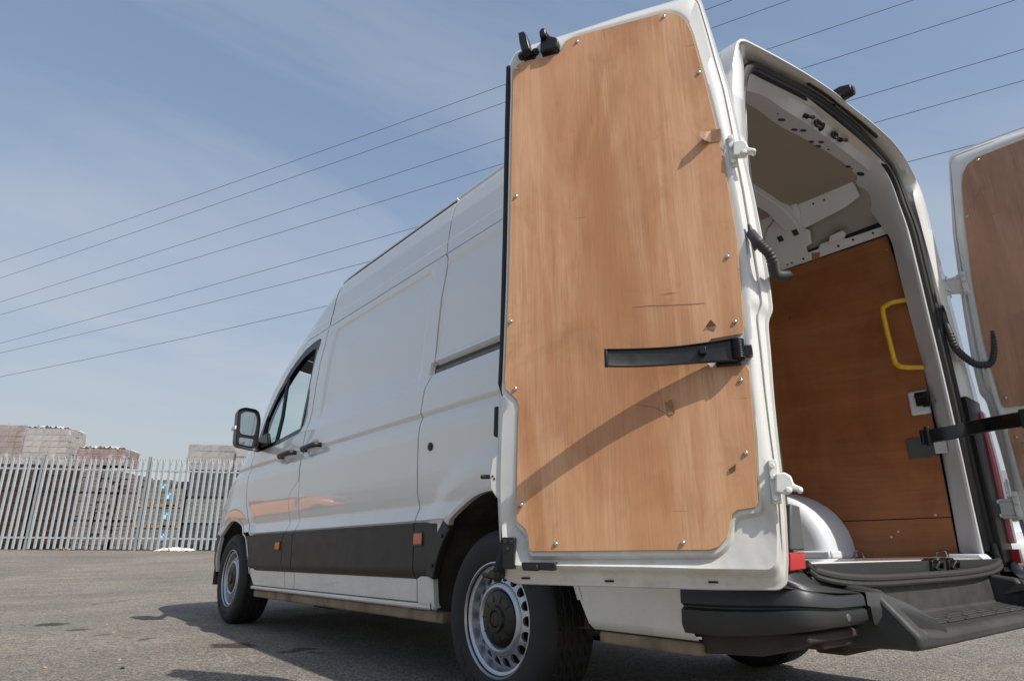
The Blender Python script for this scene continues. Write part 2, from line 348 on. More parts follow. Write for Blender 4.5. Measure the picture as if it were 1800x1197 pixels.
def zdrop(y): return .185 * (1 - sstep(0., 1.3, y))
def zmap(z, y): return z - zdrop(y) * sstep(2.15, 2.62, z)
ARC = [(1.278, .335, .505), (4.93, .350, .500)]
def arcpoly(k, R=None):
    cy, cz, r = ARC[k]; r = R or r
    P = [(cy + r * math.cos(a), cz + r * math.sin(a)) for a in np.linspace(-.35, math.pi + .35, 60)]
    if k == 0: P = [q for q in P if not (q[0] < cy and q[1] < .41)] + [(.742, .325), (.715, .26), (1.0, .20)]
    return P
def rbox(Y, Z, y0, y1, z0, z1, r):
    qy = np.abs(Y - (y0 + y1) / 2) - ((y1 - y0) / 2 - r); qz = np.abs(Z - (z0 + z1) / 2) - ((z1 - z0) / 2 - r)
    return np.hypot(np.maximum(qy, 0), np.maximum(qz, 0)) + np.minimum(np.maximum(qy, qz), 0) - r
HANDLES = [(3.79, 1.262), (3.34, 1.263)]
def disp(Y, Z, side):
    d = np.zeros_like(Y)
    if side < 0:
        a = rbox(Y, Z, 2.0, 3.385, 1.43, 2.165, .06)
        d -= .013 * sstep(.0, .022, -a) * sstep(1.44, 1.60, Z) 
        b = rbox(Y, Z, .30, 1.865, 1.56, 2.165, .05); d -= .012 * sstep(0, .022, -b)
        slot = rbox(Y, Z, .20, 1.900, 1.474, 1.545, .006); d -= .030 * sstep(0, .008, -slot)
        for hy, hz_ in HANDLES:
            q = ((Y - hy) / .105) ** 2 + ((Z - hz_) / .062) ** 2; d -= .016 * (1 - sstep(.15, 1.0, q))
    else:
        for (y0, y1) in ((2.0, 3.385), (.3, 1.865)):
            a = rbox(Y, Z, y0, y1, 1.47, 2.165, .06); d -= .012 * sstep(0, .022, -a)
    for cy, cz, r in ARC:
        rr = np.hypot(Y - cy, Z - cz); up = sstep(.35, .60, Z)
        d += (.016 * (1 - sstep(r + .075, r + .20, rr)) ) * up * (Z < 1.25)
    return d
def panel(name, ya, yb, zs, dy, mat, parent, side=-1, hole=None, off=0., dfn=disp, gap=.0042, flange=.018, zprof=None, par_loc=True):
    zs = np.array(sorted(set(np.round(zs, 4)))); zs[0] += gap * 0; A = np.array([ya(z) for z in zs]) + gap; B = np.array([yb(z) for z in zs]) - gap
    nc = int(max(4, math.ceil((B - A).max() / dy))); u = np.linspace(0, 1, nc + 1)
    Y = A[:, None] + (B - A)[:, None] * u[None]; Z = np.repeat(zs[:, None], nc + 1, 1); cell = max(dy, np.diff(zs).max())
    keep = np.ones((len(zs) - 1, nc), bool)
    for hp in (hole or []):
        d_, ny, nz = polydist(hp, Y, Z); m = np.abs(d_) < cell * .72
        Y = np.where(m, ny, Y); Z = np.where(m, nz, Z)
        yc = (Y[:-1, :-1] + Y[1:, :-1] + Y[1:, 1:] + Y[:-1, 1:]) / 4; zc = (Z[:-1, :-1] + Z[1:, :-1] + Z[1:, 1:] + Z[:-1, 1:]) / 4
        dc, _, _ = polydist(hp, yc, zc); keep &= dc > -cell * .08
    X = half(Z, Y) + off + (dfn(Y, Z, side) if dfn else 0) + (zprof(Y, Z) if zprof else 0)
    # return flanges round the border
    def padc(a): return np.c_[a[:, :1], a, a[:, -1:]]
    def padr(a): return np.r_[a[:1], a, a[-1:]]
    Xp, Yp, Zp = padr(padc(X)), padr(padc(Y)), padr(padc(Z))
    Xp[0, :] -= flange; Xp[-1, :] -= flange; Xp[1:-1, 0] -= flange; Xp[1:-1, -1] -= flange
    kp = np.ones((Xp.shape[0] - 1, Xp.shape[1] - 1), bool); kp[1:-1, 1:-1] = keep
    if hole:  # no flange next to a hole
        kp[0, 1:-1] = keep[0]; kp[-1, 1:-1] = keep[-1]; kp[1:-1, 0] = keep[:, 0]; kp[1:-1, -1] = keep[:, -1]
    V = np.stack([side * Xp, Yp, zmap(Zp, Yp)], -1).reshape(-1, 3); I = np.arange(Xp.size).reshape(Xp.shape)
    Fq = np.stack([I[:-1, :-1], I[:-1, 1:], I[1:, 1:], I[1:, :-1]], -1)[kp]
    if side > 0: Fq = Fq[:, ::-1]
    used = np.unique(Fq); mp_ = np.full(len(V), -1); mp_[used] = np.arange(len(used))
    me = bpy.data.meshes.new(name); me.from_pydata(V[used].tolist(), [], mp_[Fq].tolist()); me.materials.append(mat)
    me.shade_smooth(); me.set_sharp_from_angle(angle=R_(38))
    return obj(name, me, parent, VO if par_loc else None)
def curve(tr): # (x,y,z) traces -> y(z)
    P = sorted((p[2], p[1]) for p in tr); z = [p[0] for p in P]; y = [p[1] for p in P]
    return lambda q: float(np.interp(q, z, y))
S3 = curve([(0, 1.912, 2.62), (0, 1.910, 2.31), (0, 1.897, 2.225), (0, 1.868, 2.18), (0, 1.862, 2.12), (0, 1.862, 1.62), (0, 1.866, 1.47), (0, 1.885, 1.43), (0, 1.90, 1.395), (0, 1.905, 1.27), (0, 1.897, 1.243), (0, 1.905, 1.13), (0, 1.912, .85), (0, 1.898, .785), (0, 1.918, .717), (0, 1.922, .47), (0, 1.905, .44), (0, 1.918, .34)])
S2 = curve([(0, 3.54, 2.62), (0, 3.54, 1.44), (0, 3.525, 1.246), (0, 3.515, 1.03), (0, 3.515, .95), (0, 3.485, .76), (0, 3.53, .715), (0, 3.55, .67), (0, 3.545, .475), (0, 3.51, .44), (0, 3.53, .33)])
S1 = curve([(0, 3.548, 2.62), (0, 3.548, 1.44), (0, 3.533, 1.246), (0, 3.530, 1.06), (0, 3.65, 1.0), (0, 3.695, .957), (0, 3.70, .88), (0, 3.655, .76), (0, 3.705, .715), (0, 3.74, .655), (0, 3.73, .506), (0, 3.685, .452), (0, 3.705, .41), (0, 3.69, .34)])
S0 = curve([(0, 3.95, 2.225), (0, 4.03, 2.16), (0, 4.20, 2.10), (0, 4.345, 2.03), (0, 4.45, 1.95), (0, 4.56, 1.83), (0, 4.69, 1.65), (0, 4.735, 1.53), (0, 4.71, 1.44), (0, 4.635, 1.373), (0, 4.66, 1.21), (0, 4.672, 1.08), (0, 4.66, .99), (0, 4.60, .906), (0, 4.52, .80), (0, 4.47, .74), (0, 4.462, .70), (0, 4.458, .462), (0, 4.42, .417), (0, 4.34, .33)])
def zr(a, b, st): 
    k = [z for z in list(WZ) + [.455, .715] if a < z < b]; base = np.linspace(a, b, max(2, int(round((b - a) / st)) + 1))
    base = [z for z in base if all(abs(z - q) > st * .35 for q in k) or z in (base[0], base[-1])]
    return list(base) + k
WIN = [(3.668, 2.150), (3.80, 2.148), (3.95, 2.125), (4.11, 2.062), (4.232, 1.985), (4.386, 1.848), (4.533, 1.700), (4.625, 1.560), (4.640, 1.470), (4.600, 1.392), (4.438, 1.388), (4.077, 1.397), (3.672, 1.430)]
for side in (-1, 1):
    st = .0105 if side < 0 else .025
    panel('sliding_door' if side < 0 else 'side_panel', lambda z: S3(z) + .003, S2, zr(.347, 2.588, st), st, M['white'], van, side)
    panel('rear_quarter', lambda z: .022 + .03 * sstep(1.2, 2.5, z), S3, zr(.315, 2.62, st), st, M['white'], van, side, hole=[arcpoly(0), [(-.1, .2), (.297, .2), (.300, .40), (.305, .492), (-.1, .492)]])
    panel('front_door', S1, S0, zr(.347, 2.215, st), st, M['white'], van, side, hole=[WIN, arcpoly(1, .52)])
    panel('door_pillar_panel', S2, S1, zr(.347, 1.053, st), .02, M['white'], van, side)
    panel('roof_side', S2, lambda z: S2(z), zr(2.60, 2.62, .01), .02, M['white'], van, side) if 0 else None
    # dark side mouldings
    zm = zr(.452, .715, .0105)
    def mprof(Y, Z): return .014 * sstep(.452, .495, Z) * (1 - sstep(.704, .715, Z)) + .004
    for a_, b_, h_ in ((lambda z: 1.70, S3, [arcpoly(0, .515)]), (S3, S2, None), (S2, S1, None), (S1, S0, None), (S0, lambda z: 4.52, [arcpoly(1, .485)])):
        panel('side_moulding', a_, b_, zm, .02, M['trim'], van, side, hole=h_, dfn=None, zprof=mprof, flange=.03)
# wheel-arch moulding lip on the rear arch, front of wheel
for side in (-1, 1):
    mb = MB(); cy, cz, r = ARC[0]
    ring = [(cy + q * math.cos(a), cz + q * math.sin(a)) for q in (.53, .46) for a in (np.linspace(.26, .82, 16) if q > .5 else np.linspace(.82, .26, 16))]
    mb.prism(ring, lambda p, d: (side * d, p[0], p[1]), 1.030, .99); mb.build('arch_moulding', M['trim'], van, VO, bevel=.006)
    mb = MB()
    for a in (.38, .70): mb.cyl((side * .985, cy + .485 * math.cos(a), cz + .485 * math.sin(a)), (side * 1.036, cy + .485 * math.cos(a), cz + .485 * math.sin(a)), .009, 10)
    mb.each('arch_bolt', M['black'], van, VO)
    # arch lips (rolled metal edge) and wheelhouse liners
    for k in (0, 1):
        cy, cz, r = ARC[k]; A_ = np.linspace(-.02 if k == 0 else .15, math.pi - .15 if k == 0 else math.pi - .15, 70)
        V = []; F = []
        for i, a in enumerate(A_):
            y, z = cy + r * math.cos(a), cz + r * math.sin(a); x = float(half(z, y) + disp(np.array([y]), np.array([z]), side)[0]) + .001
            y2, z2 = cy + (r - .014) * math.cos(a), cz + (r - .014) * math.sin(a)
            y3, z3 = cy + (r + .016) * math.cos(a), cz + (r + .016) * math.sin(a); x3 = float(half(z3, y3) + disp(np.array([y3]), np.array([z3]), side)[0]) + .0025
            V += [(side * x3, y3, z3), (side * (x + .003), y, z), (side * (x - .004), y2, z2), (side * (x - .03), y2, z2)]
        for i in range(len(A_) - 1):
            for q in (0, 1, 2): F.append((i * 4 + q, i * 4 + q + 1, i * 4 + q + 5, i * 4 + q + 4))
        obj('arch_lip', mesh('arch_lip', V, F, M['white'] if True else 0), van, VO)
        V = []; F = []; A2 = np.linspace(-.5, math.pi + .5, 48)
        for a in A2:
            wob = .012 * math.sin(a * 9)
            y, z = cy + (r + .012 + wob * .3) * math.cos(a), cz + (r + .012 + wob * .3) * math.sin(a); z = max(z, .315)
            V += [(side * .992, y, z), (side * .80, y, z), (side * .66, cy + (r - .02) * math.cos(a), max(cz + (r - .02) * math.sin(a), .25)), (side * .60, cy + .3 * math.cos(a), max(cz + .3 * math.sin(a), .25)), (side * .598, cy, cz)]
        for i in range(len(A2) - 1):
            for q in range(4): F.append((i * 5 + q, i * 5 + q + 1, i * 5 + q + 6, i * 5 + q + 5))
        obj('wheelhouse', mesh('wheelhouse', V, F, M['liner_arch']), van, VO)

# ---- inner shell behind the shut lines (keeps light out of the seams)
for side in (-1, 1):
    mb = MB()
    for (y0, y1, za, zb) in ((.06, 3.62, .86, 2.56), (1.80, 4.36, .40, .86), (3.62, 4.6, .86, 1.36), (.10, .75, .40, .86)):
        ys = np.linspace(y0, y1, 12); zs_ = np.linspace(za, zb, 24); V = [(side * (float(half(z, y)) - .032), y, zmap(z, y)) for y in ys for z in zs_]
        F = [(i * 24 + j, i * 24 + j + 1, (i + 1) * 24 + j + 1, (i + 1) * 24 + j) for i in range(11) for j in range(23)]; mb.add(V, F)
    mb.build('seam_backing', M['rubber'], van, VO)

# ---- cab front wrap: wing, bonnet, bumper, windscreen, cab roof
def front_path(z, ya, n):
    ph = np.linspace(0, math.pi / 2, 500); Wz, y0, yf = float(W(z)), float(Y0(z)), float(Yf(z))
    x = Wz * np.cos(ph) ** (2 / NP); y = y0 + (yf - y0) * np.sin(ph) ** (2 / NP)
    if ya < y0: x = np.r_[Wz, x]; y = np.r_[ya, y]
    m = y >= ya - 1e-6; x, y = x[m], y[m]
    if len(y) == 0 or y[0] > ya + 1e-3: x = np.r_[float(half(z, ya)), x]; y = np.r_[ya, y]
    s_ = np.r_[0, np.cumsum(np.hypot(np.diff(x), np.diff(y)))]; q = np.linspace(0, s_[-1], n)
    return np.interp(q, s_, x), np.interp(q, s_, y)
def front_wrap(name, ya, zs, mat, parent, n=70, keepfn=None, off=0., arch=True, flange=True):
    zs = np.array(sorted(set(np.round(zs, 4)))); rowsX = []; rowsY = []
    for z in zs:
        x, y = front_path(z, ya(z) + .003, n); rowsX.append(np.r_[-x, x[-2::-1]]); rowsY.append(np.r_[y, y[-2::-1]])
    X = np.array(rowsX); Y = np.array(rowsY); Z = np.repeat(zs[:, None], X.shape[1], 1); keep = np.ones((len(zs) - 1, X.shape[1] - 1), bool)
    if arch:
        hp = arcpoly(1); d_, ny, nz = polydist(hp, Y, Z); m = (np.abs(d_) < .012) & (np.abs(X) > .6); Y = np.where(m, ny, Y); Z = np.where(m, nz, Z)
        X = np.where(m, np.sign(X) * half(Z, Y), X)
        yc = (Y[:-1, :-1] + Y[1:, 1:]) / 2; zc = (Z[:-1, :-1] + Z[1:, 1:]) / 2; xc = (X[:-1, :-1] + X[1:, 1:]) / 2
        dc, _, _ = polydist(hp, yc, zc); keep &= ~((dc < .003) & (np.abs(xc) > .6))
    else: yc = (Y[:-1, :-1] + Y[1:, 1:]) / 2; zc = (Z[:-1, :-1] + Z[1:, 1:]) / 2; xc = (X[:-1, :-1] + X[1:, 1:]) / 2
    if keepfn: keep &= keepfn(xc, yc, zc)
    wgt = np.clip((np.abs(X) / W(Z) - .55) / .4, 0, 1); X = X + np.sign(X) * (disp(Y, Z, -1) * wgt * (Y > 4.3) * (Z < 1.1) + off * wgt); Y = Y + off * (1 - wgt)
    I = np.arange(X.size).reshape(X.shape); F = np.stack([I[:-1, :-1], I[1:, :-1], I[1:, 1:], I[:-1, 1:]], -1)[keep]
    V = np.stack([X, Y, Z], -1).reshape(-1, 3); used = np.unique(F); mp_ = np.full(len(V), -1); mp_[used] = np.arange(len(used))
    me = bpy.data.meshes.new(name); me.from_pydata(V[used].tolist(), [], mp_[F].tolist()); me.materials.append(mat); me.shade_smooth(); me.set_sharp_from_angle(angle=R_(40))
    return obj(name, me, parent, VO)
front_wrap('front_wing', S0, zr(.735, 1.40, .014), M['white'], van)
front_wrap('front_bumper', lambda z: 5.0, zr(.26, .73, .02), M['trim'], van, off=.006)
front_wrap('windscreen', S0, zr(1.44, 2.14, .03), M['glass'], van, arch=False, keepfn=lambda x, y, z: np.abs(x) < W(z) * .80, off=.0)
front_wrap('windscreen_pillar', S0, zr(1.40, 2.22, .025), M['white'], van, arch=False, keepfn=lambda x, y, z: (np.abs(x) >= W(z) * .80) | (z < 1.44) | (z > 2.14))
front_wrap('cab_roof', S1, zr(2.222, 2.62, .015), M['white'], van, arch=False)
# roof skin
ys = np.linspace(.05, 3.9, 60); us = np.linspace(-1, 1, 31); V = []; 
for y in ys:
    hw = float(half(2.62, min(y, 3.88)))
    for u_ in us: V.append((u_ * hw, y, float(zmap(2.62, y)) + .065 * (1 - abs(u_) ** 2.4)))
F = [(i * 31 + j, i * 31 + j + 1, (i + 1) * 31 + j + 1, (i + 1) * 31 + j) for i in range(59) for j in range(30)]
obj('roof_skin', mesh('roof_skin', V, F, M['white']), van, VO)
# gutter rails along the roof edge (two lengths, split at the sliding door)
for side in (-1, 1):
    for (a, b) in ((.55, 1.900), (1.912, 3.56)):
        mb = MB(); mb.tube([(side * (float(half(2.61, y)) - .002), y, float(zmap(2.612, y)) + .004) for y in np.linspace(a, b, 14)], .011, 8)
        mb.build('roof_gutter', M['white'], van, VO)
mb = MB(); mb.tube([(-(float(half(2.594, y)) - .004), y, 2.5955) for y in np.linspace(1.92, 3.52, 14)], .0062, 6); mb.build('gutter_gap_shade', M['rubber'], van, VO)  # black tube stands in for the shade in the gap under the gutter
# sills
for side in (-1, 1):
    mb = MB(); mb.tube([(side * .972, y, .328) for y in np.linspace(1.775, 4.43, 6)], .015, 10); mb.build('sill_strip', M['white'], van, VO)
    mb = MB(); mb.box((side * .915, 3.08, .285), (.09, 2.68, .055)); mb.build('sill_beam', M['sealant'], van, VO, bevel=.01)
    mb = MB(); mb.prism([(1.735, .315), (1.80, .315), (1.80, .47), (1.70, .47)], lambda p, d: (side * d, p[0], p[1]), .96, .992)
mb = MB(); mb.box((0, 2.9, .34), (1.66, 4.6, .14)); mb.box((-.55, 3.0, .27), (.14, 4.2, .10)); mb.box((.55, 3.0, .27), (.14, 4.2, .10)); mb.box((.2, 2.6, .25), (.5, .9, .14)); mb.box((-.72, 3.55, .245), (.10, .30, .06))
mb.each('underbody', M['under'], van, VO, bevel=.01)
mb = MB(); mb.cyl((-.85, 1.276, .31), (.85, 1.276, .31), .045, 14); mb.cyl((-.85, 4.91, .31), (.85, 4.91, .31), .04, 14); mb.box((0, 1.27, .31), (.30, .26, .26))
mb.each('axle', M['under'], van, VO, bevel=.02)
for sx_ in (-1, 1):
    mb = MB(); mb.box((sx_ * .93, .50, .292), (.09, .42, .036)); mb.build('rear_sill_beam', M['sealant'], van, VO, bevel=.008)
    mb = MB(); mb.prism([(.30, .330), (.30, .280), (.10, .292), (-.045, .338), (-.045, .36), (.30, .36)], lambda p, d: (sx_ * d, p[0], p[1]), .56, .955); mb.build('bumper_underside', M['under'], van, VO, bevel=.006)
mb = MB(); mb.box((0, .35, .34), (1.7, .75, .06)); mb.build('rear_floor_pan', M['under'], van, VO, bevel=.01)
mb = MB(); mb.box((0, .06, .315), (1.3, .10, .08)); mb.build('cross_member', M['under'], van, VO, bevel=.01)

# ---- window frame, glass, mirror, cab interior (left and right doors)
for side in (-1, 1):
    def wx(p, o): return (side * (float(half(p[1], p[0])) + o), p[0], p[1])
    wp = roundpoly(WIN, .02, 3)
    inner = np.array(wp); c = inner.mean(0); mb = MB(); n_ = len(wp)
    P0 = [wx(p, .002) for p in wp]; shr = []
    Pn = np.array(wp); nxt = np.roll(Pn, -1, 0); prv = np.roll(Pn, 1, 0); tg = nxt - prv; tg /= np.linalg.norm(tg, axis=1)[:, None] + 1e-9
    nr = np.stack([-tg[:, 1], tg[:, 0]], -1); area = 0.5 * np.sum(Pn[:, 0] * nxt[:, 1] - nxt[:, 0] * Pn[:, 1]); nr = nr if area > 0 else -nr
    outp = Pn - nr * .014
    wi = np.where(Pn[:, 1] > 1.95, .052, .026); inp = Pn + nr * wi[:, None]
    V = [wx(p, .003) for p in outp] + [wx(p, -.001) for p in inp] + [wx(p, -.045) for p in inp]
    F = [(i, (i + 1) % n_, n_ + (i + 1) % n_, n_ + i) for i in range(n_)] + [(n_ + i, n_ + (i + 1) % n_, 2 * n_ + (i + 1) % n_, 2 * n_ + i) for i in range(n_)]
    obj('window_seal', mesh('window_seal', V, F, M['black']), van, VO)
    mb = MB(); mb.tube([wx(p, -.012) for p in ((4.165, 1.385), (4.20, 1.62), (4.225, 1.86), (4.205, 2.03))], .016, 8); mb.build('window_divider', M['black'], van, VO)
    mb = MB(); tri = [(4.16, 1.39), (4.64, 1.39), (4.66, 1.48), (4.52, 1.72), (4.36, 1.88), (4.21, 2.02)]
    V = [wx(p, -.016) for p in tri]; obj('quarter_glass', mesh('quarter_glass', V, [tuple(range(6))], M['glass'], smooth=False), van, VO)
    mb = MB(); tri = [(4.52, 1.392), (4.655, 1.392), (4.655, 1.50), (4.60, 1.62), (4.545, 1.685)]; mb.prism(tri, lambda p, d: wx(p, d), -.02, .008); mb.build('mirror_base_panel', M['black'], van, VO, bevel=.003)
    # the door glass is wound down on the left; on the right it is up
    if side > 0:
        pts = [(3.69, 1.44), (4.18, 1.40), (4.21, 1.95), (4.1, 2.03), (3.69, 2.12)]
        obj('door_glass', mesh('door_glass', [wx(p, -.02) for p in pts], [tuple(range(5))], M['glass'], smooth=False), van, VO)
mb = MB(); mb.box((0, 3.58, 1.35), (1.76, .02, 1.74)); mb.build('bulkhead', M['seat'], van, VO)
for sx_ in (-.45, .42):
    mb = MB(); mb.box((sx_, 3.95, .95), (.5, .5, .16)); mb.box((sx_, 3.74, 1.20), (.48, .14, .46), Matrix.Rotation(R_(-10), 3, 'X')); mb.box((sx_, 3.68, 1.45), (.26, .09, .12))
    mb.build('cab_seat', M['seat'], van, VO, bevel=.04, seg=3)
mb = MB(); mb.box((0, 4.85, 1.22), (1.74, .5, .22)); mb.box((0, 4.55, 1.0), (1.7, .3, .3)); mb.box((0, 3.9, 2.30), (1.62, .6, .05)); mb.each('dashboard', M['black'], van, VO, bevel=.03)
mb = MB(); ringp = [( .42 + .19 * math.cos(a), 4.42 - .05 * math.sin(a), 1.30 + .18 * math.sin(a)) for a in np.linspace(0, 2 * math.pi, 25)]; mb.tube(ringp, .014, 8); mb.build('steering_wheel', M['black'], van, VO)
for side in (-1, 1):
    mb = MB(); mb.prism([(3.66, .40), (4.45, .40), (4.6, 1.0), (4.62, 1.36), (3.66, 1.40)], lambda p, d: (side * d, p[0], p[1]), .90, .945); mb.build('door_card', M['seat'], van, VO, bevel=.01)
# door mirrors
for side in (-1, 1):
    mo = obj('door_mirror', None, van, VO); mo.empty_display_size = .1
    sc2_ = lambda L: [(a * .76, b * .82) for a, b in L]; sh = roundpoly(sc2_([(-.115, -.20), (.105, -.175), (.118, .17), (.06, .205), (-.085, .195), (-.122, .10)]), .042, 5)
    def mp3(p, d): return (side * (1.235 + p[0] * (-side) * -side * 1.0), 4.245 + d + .0 * p[0], 1.52 + p[1])
    # housing: shell lofted from the glass edge back to a smaller nose
    V = []; n_ = len(sh)
    for (sc, d, dz) in ((.93, .0, 0), (1.0, -.006, 0), (1.02, .03, 0), (.95, .09, .0), (.70, .13, 0), (.3, .148, 0)):
        for p in sh: V.append((side * (1.205 + p[0] * sc), 4.225 + d, 1.50 + p[1] * sc + dz))
    F = [(r_ * n_ + i, r_ * n_ + (i + 1) % n_, (r_ + 1) * n_ + (i + 1) % n_, (r_ + 1) * n_ + i) for r_ in range(5) for i in range(n_)] + [tuple(5 * n_ + i for i in range(n_))]
    obj('mirror_housing', mesh('mirror_housing', V, F, M['black']), mo)
    up = roundpoly(sc2_([(-.078, -.062), (.074, -.052), (.084, .140), (.036, .166), (-.060, .160), (-.084, .09)]), .03, 5)
    lo = roundpoly(sc2_([(-.078, -.165), (.070, -.15), (.074, -.084), (-.080, -.092)]), .016, 4)
    for nm, pl in (('mirror_glass', up), ('wide_mirror_glass', lo)):
        yaw = side * .20
        obj(nm, mesh(nm, [(side * (1.205 + p[0]), 4.226 + .002 + .0 * p[0], 1.50 + p[1]) for p in pl], [tuple(range(len(pl)))], M['glassmirror'], smooth=False), mo)
    mb = MB(); mb.prism(lo + [], lambda p, d: (side * (1.205 + p[0]), d, 1.50 + p[1]), 4.232, 4.240); mb.prism(sh, lambda p, d: (side * (1.205 + p[0] * .95), d, 1.50 + p[1] * .95), 4.234, 4.238); mb.build('mirror_backing', M['black'], mo)
    mb = MB(); mb.box((side * 1.296, 4.27, 1.503), (.014, .09, .030)); mb.build('indicator', M['castwhite'], mo, bevel=.004)
    mb = MB(); mb.prism([(4.24, 1.40), (4.36, 1.40), (4.64, 1.40), (4.62, 1.48), (4.30, 1.50)], lambda p, d: (side * d, p[0], p[1]), 1.00, 1.03)
    mb.tube([(side * 1.0, 4.56, 1.43), (side * 1.08, 4.42, 1.40), (side * 1.14, 4.30, 1.38)], [.04, .035, .03], 10); mb.build('mirror_arm', M['black'], mo, bevel=.01)
# handles, lock, side markers
for hy, hz_ in HANDLES:
    x = -float(half(hz_, hy)); mb = MB()
    mb.tube([(x + .002, hy + .125, hz_ - .004), (x - .030, hy + .115, hz_ - .004), (x - .042, hy + .09, hz_), (x - .044, hy - .09, hz_ + .004), (x - .034, hy - .125, hz_ + .004), (x + .0, hy - .135, hz_ + .004)], [.013, .016, .018, .019, .018, .016], 12)
    mb.build('door_handle', M['trim'], van, VO)
mb = MB(); x = -1.024; mb.cyl((x + .02, 1.784, 1.078), (x - .008, 1.784, 1.078), .021, 20); mb.cyl((x - .006, 1.784, 1.078), (x - .011, 1.784, 1.078), .011, 14); mb.build('lock_cylinder', M['black'], van, VO, bevel=.003)
for (y0, y1, z0, z1) in ((3.772, 3.862, .600, .648), (1.834, 1.912, .610, .664)):
    xm = -float(half(.63, (y0 + y1) / 2)) - .018
    mb = MB(); mb.box((xm, (y0 + y1) / 2, (z0 + z1) / 2), (.014, y1 - y0, z1 - z0)); o = mb.build('side_marker_lamp', M['amber'], van, VO, bevel=.003)
    mb = MB(); mb.box((xm + .002, (y0 + y1) / 2, (z0 + z1) / 2), (.014, y1 - y0 + .012, z1 - z0 + .012)); mb.build('lamp_surround', M['black'], o, (0, 0, 0))
# sliding-door rail in its slot
mb = MB(); V = []
mb.prism([(.22, 1.476), (1.898, 1.476), (1.898, 1.543), (.22, 1.543)], lambda p, d: (-(float(W(p[1])) - d), p[0], p[1]), .034, .028); mb.build('rail_slot', M['black'], van, VO)
mb = MB(); mb.prism([(.22, 1.483), (1.868, 1.483), (1.868, 1.507), (.22, 1.507)], lambda p, d: (-(float(W(1.5)) - d), p[0], p[1]), .027, .017); mb.build('slide_rail', M['railgrey'], van, VO, bevel=.004)

# ---- rear opening
def L_(z): return .03 * sstep(1.2, 2.5, z)
def ring_resample(pts, n): return smoothpath(pts, n)
R0h = [(-1.0, .48), (-1.003, .70), (-1.018, .95), (-1.010, 1.30), (-.975, 1.52), (-.950, 1.75), (-.922, 2.0), (-.885, 2.22), (-.855, 2.38), (-.805, 2.485), (-.755, 2.535), (-.62, 2.572), (-.40, 2.60), (-.2, 2.612), (0, 2.617)]
def mirror(h): return h + [(-x, z) for x, z in h[-2::-1]]
def ring(h, yfn, n=121, inset=0.):
    P = smoothpath(mirror(h), n); return [(float(p[0]), yfn(p[1]), float(p[1])) for p in P]
def loft(rings, name, mat, parent, loc=VO, ang=40):
    n_ = len(rings[0]); V = [p for r_ in rings for p in r_]; F = [(k * n_ + i, k * n_ + i + 1, (k + 1) * n_ + i + 1, (k + 1) * n_ + i) for k in range(len(rings) - 1) for i in range(n_ - 1)]
    return obj(name, mesh(name, V, F, mat, angle=ang), parent, loc)
def xz(tr): return [(p[0], p[2]) for p in tr]
def full(top, right):  # traced top (left to right) and right side (downwards); the left side mirrors the right
    right = xz(right); return [(-x, z) for x, z in right[::-1]] + xz(top) + right
def ring2(pts, ys, n=161):
    """ys: depth as a function of z"""
    P = smoothpath(pts, n); return [(float(q[0]), float(ys(q[1])), float(q[1])) for q in P]
T0 = [(-1.0, .48), (-1.003, .70), (-1.018, .95), (-1.010, 1.30), (-.975, 1.52), (-.950, 1.75), (-.922, 2.0), (-.895, 2.20), (-.868, 2.33), (-.835, 2.405)] + xz([(-0.787,0.022,2.44),(-0.743,0.022,2.452),(-0.557,0.022,2.492),(-0.302,0.022,2.538),(-0.06,0.022,2.568),(0.103,0.022,2.571),(0.339,0.022,2.58),(0.564,0.022,2.571),(0.7,0.022,2.525)]) + [(.765, 2.47), (.825, 2.40), (.862, 2.31), (.893, 2.18), (.922, 2.0), (.950, 1.75), (.975, 1.52), (1.010, 1.30), (1.018, .95), (1.003, .70), (1.0, .48)]
def tops(parts): return [q for p_ in parts for q in p_]
def fullL(top, right, dx): right = xz(right); return [(-x - dx, z) for x, z in right[::-1]] + xz(top) + right
T2 = fullL([(-0.675,0.07,2.42),(-0.574,0.07,2.476),(-0.458,0.07,2.497),(-0.29,0.07,2.534),(-0.087,0.07,2.572),(0.076,0.07,2.581),(0.274,0.07,2.578),(0.467,0.07,2.552),(0.619,0.07,2.527)] + [(0.711,0.067,2.486)] + [(0.76,0.063,2.413)] + [(0.789,0.06,2.32)], [(0.82,0.057,2.188)] + [(0.831,0.052,1.923),(0.846,0.052,1.654),(0.862,0.052,1.4),(0.869,0.052,1.155),(0.87,0.052,0.958),(0.881,0.052,0.763),(0.895,0.052,0.612)], .03)
T3 = fullL([(-0.661,0.066,2.38),(-0.537,0.066,2.421),(-0.352,0.066,2.46),(-0.203,0.066,2.485),(-0.054,0.066,2.504),(0.245,0.066,2.516),(0.465,0.066,2.488),(0.593,0.066,2.453)] + [(0.662,0.064,2.404)] + [(0.689,0.061,2.325)] + [(0.692,0.058,2.238)], [(0.703,0.056,2.137)] + [(0.726,0.052,1.894),(0.743,0.052,1.632),(0.761,0.052,1.383),(0.77,0.052,1.144),(0.78,0.052,0.951),(0.778,0.052,0.76),(0.779,0.052,0.544)], .03)
T4 = fullL([(-0.648,0.125,2.353),(-0.438,0.125,2.434),(-0.252,0.125,2.446),(-0.029,0.125,2.463),(0.224,0.125,2.468),(0.461,0.125,2.464),(0.609,0.125,2.448)] + [(0.68,0.12,2.404)] + [(0.713,0.115,2.332)], [(0.728,0.11,2.234)] + [(0.735,0.105,2.134),(0.773,0.105,1.894),(0.795,0.105,1.646),(0.821,0.105,1.39),(0.837,0.105,1.151),(0.846,0.105,0.962),(0.846,0.105,0.765),(0.828,0.105,0.544)], .02)
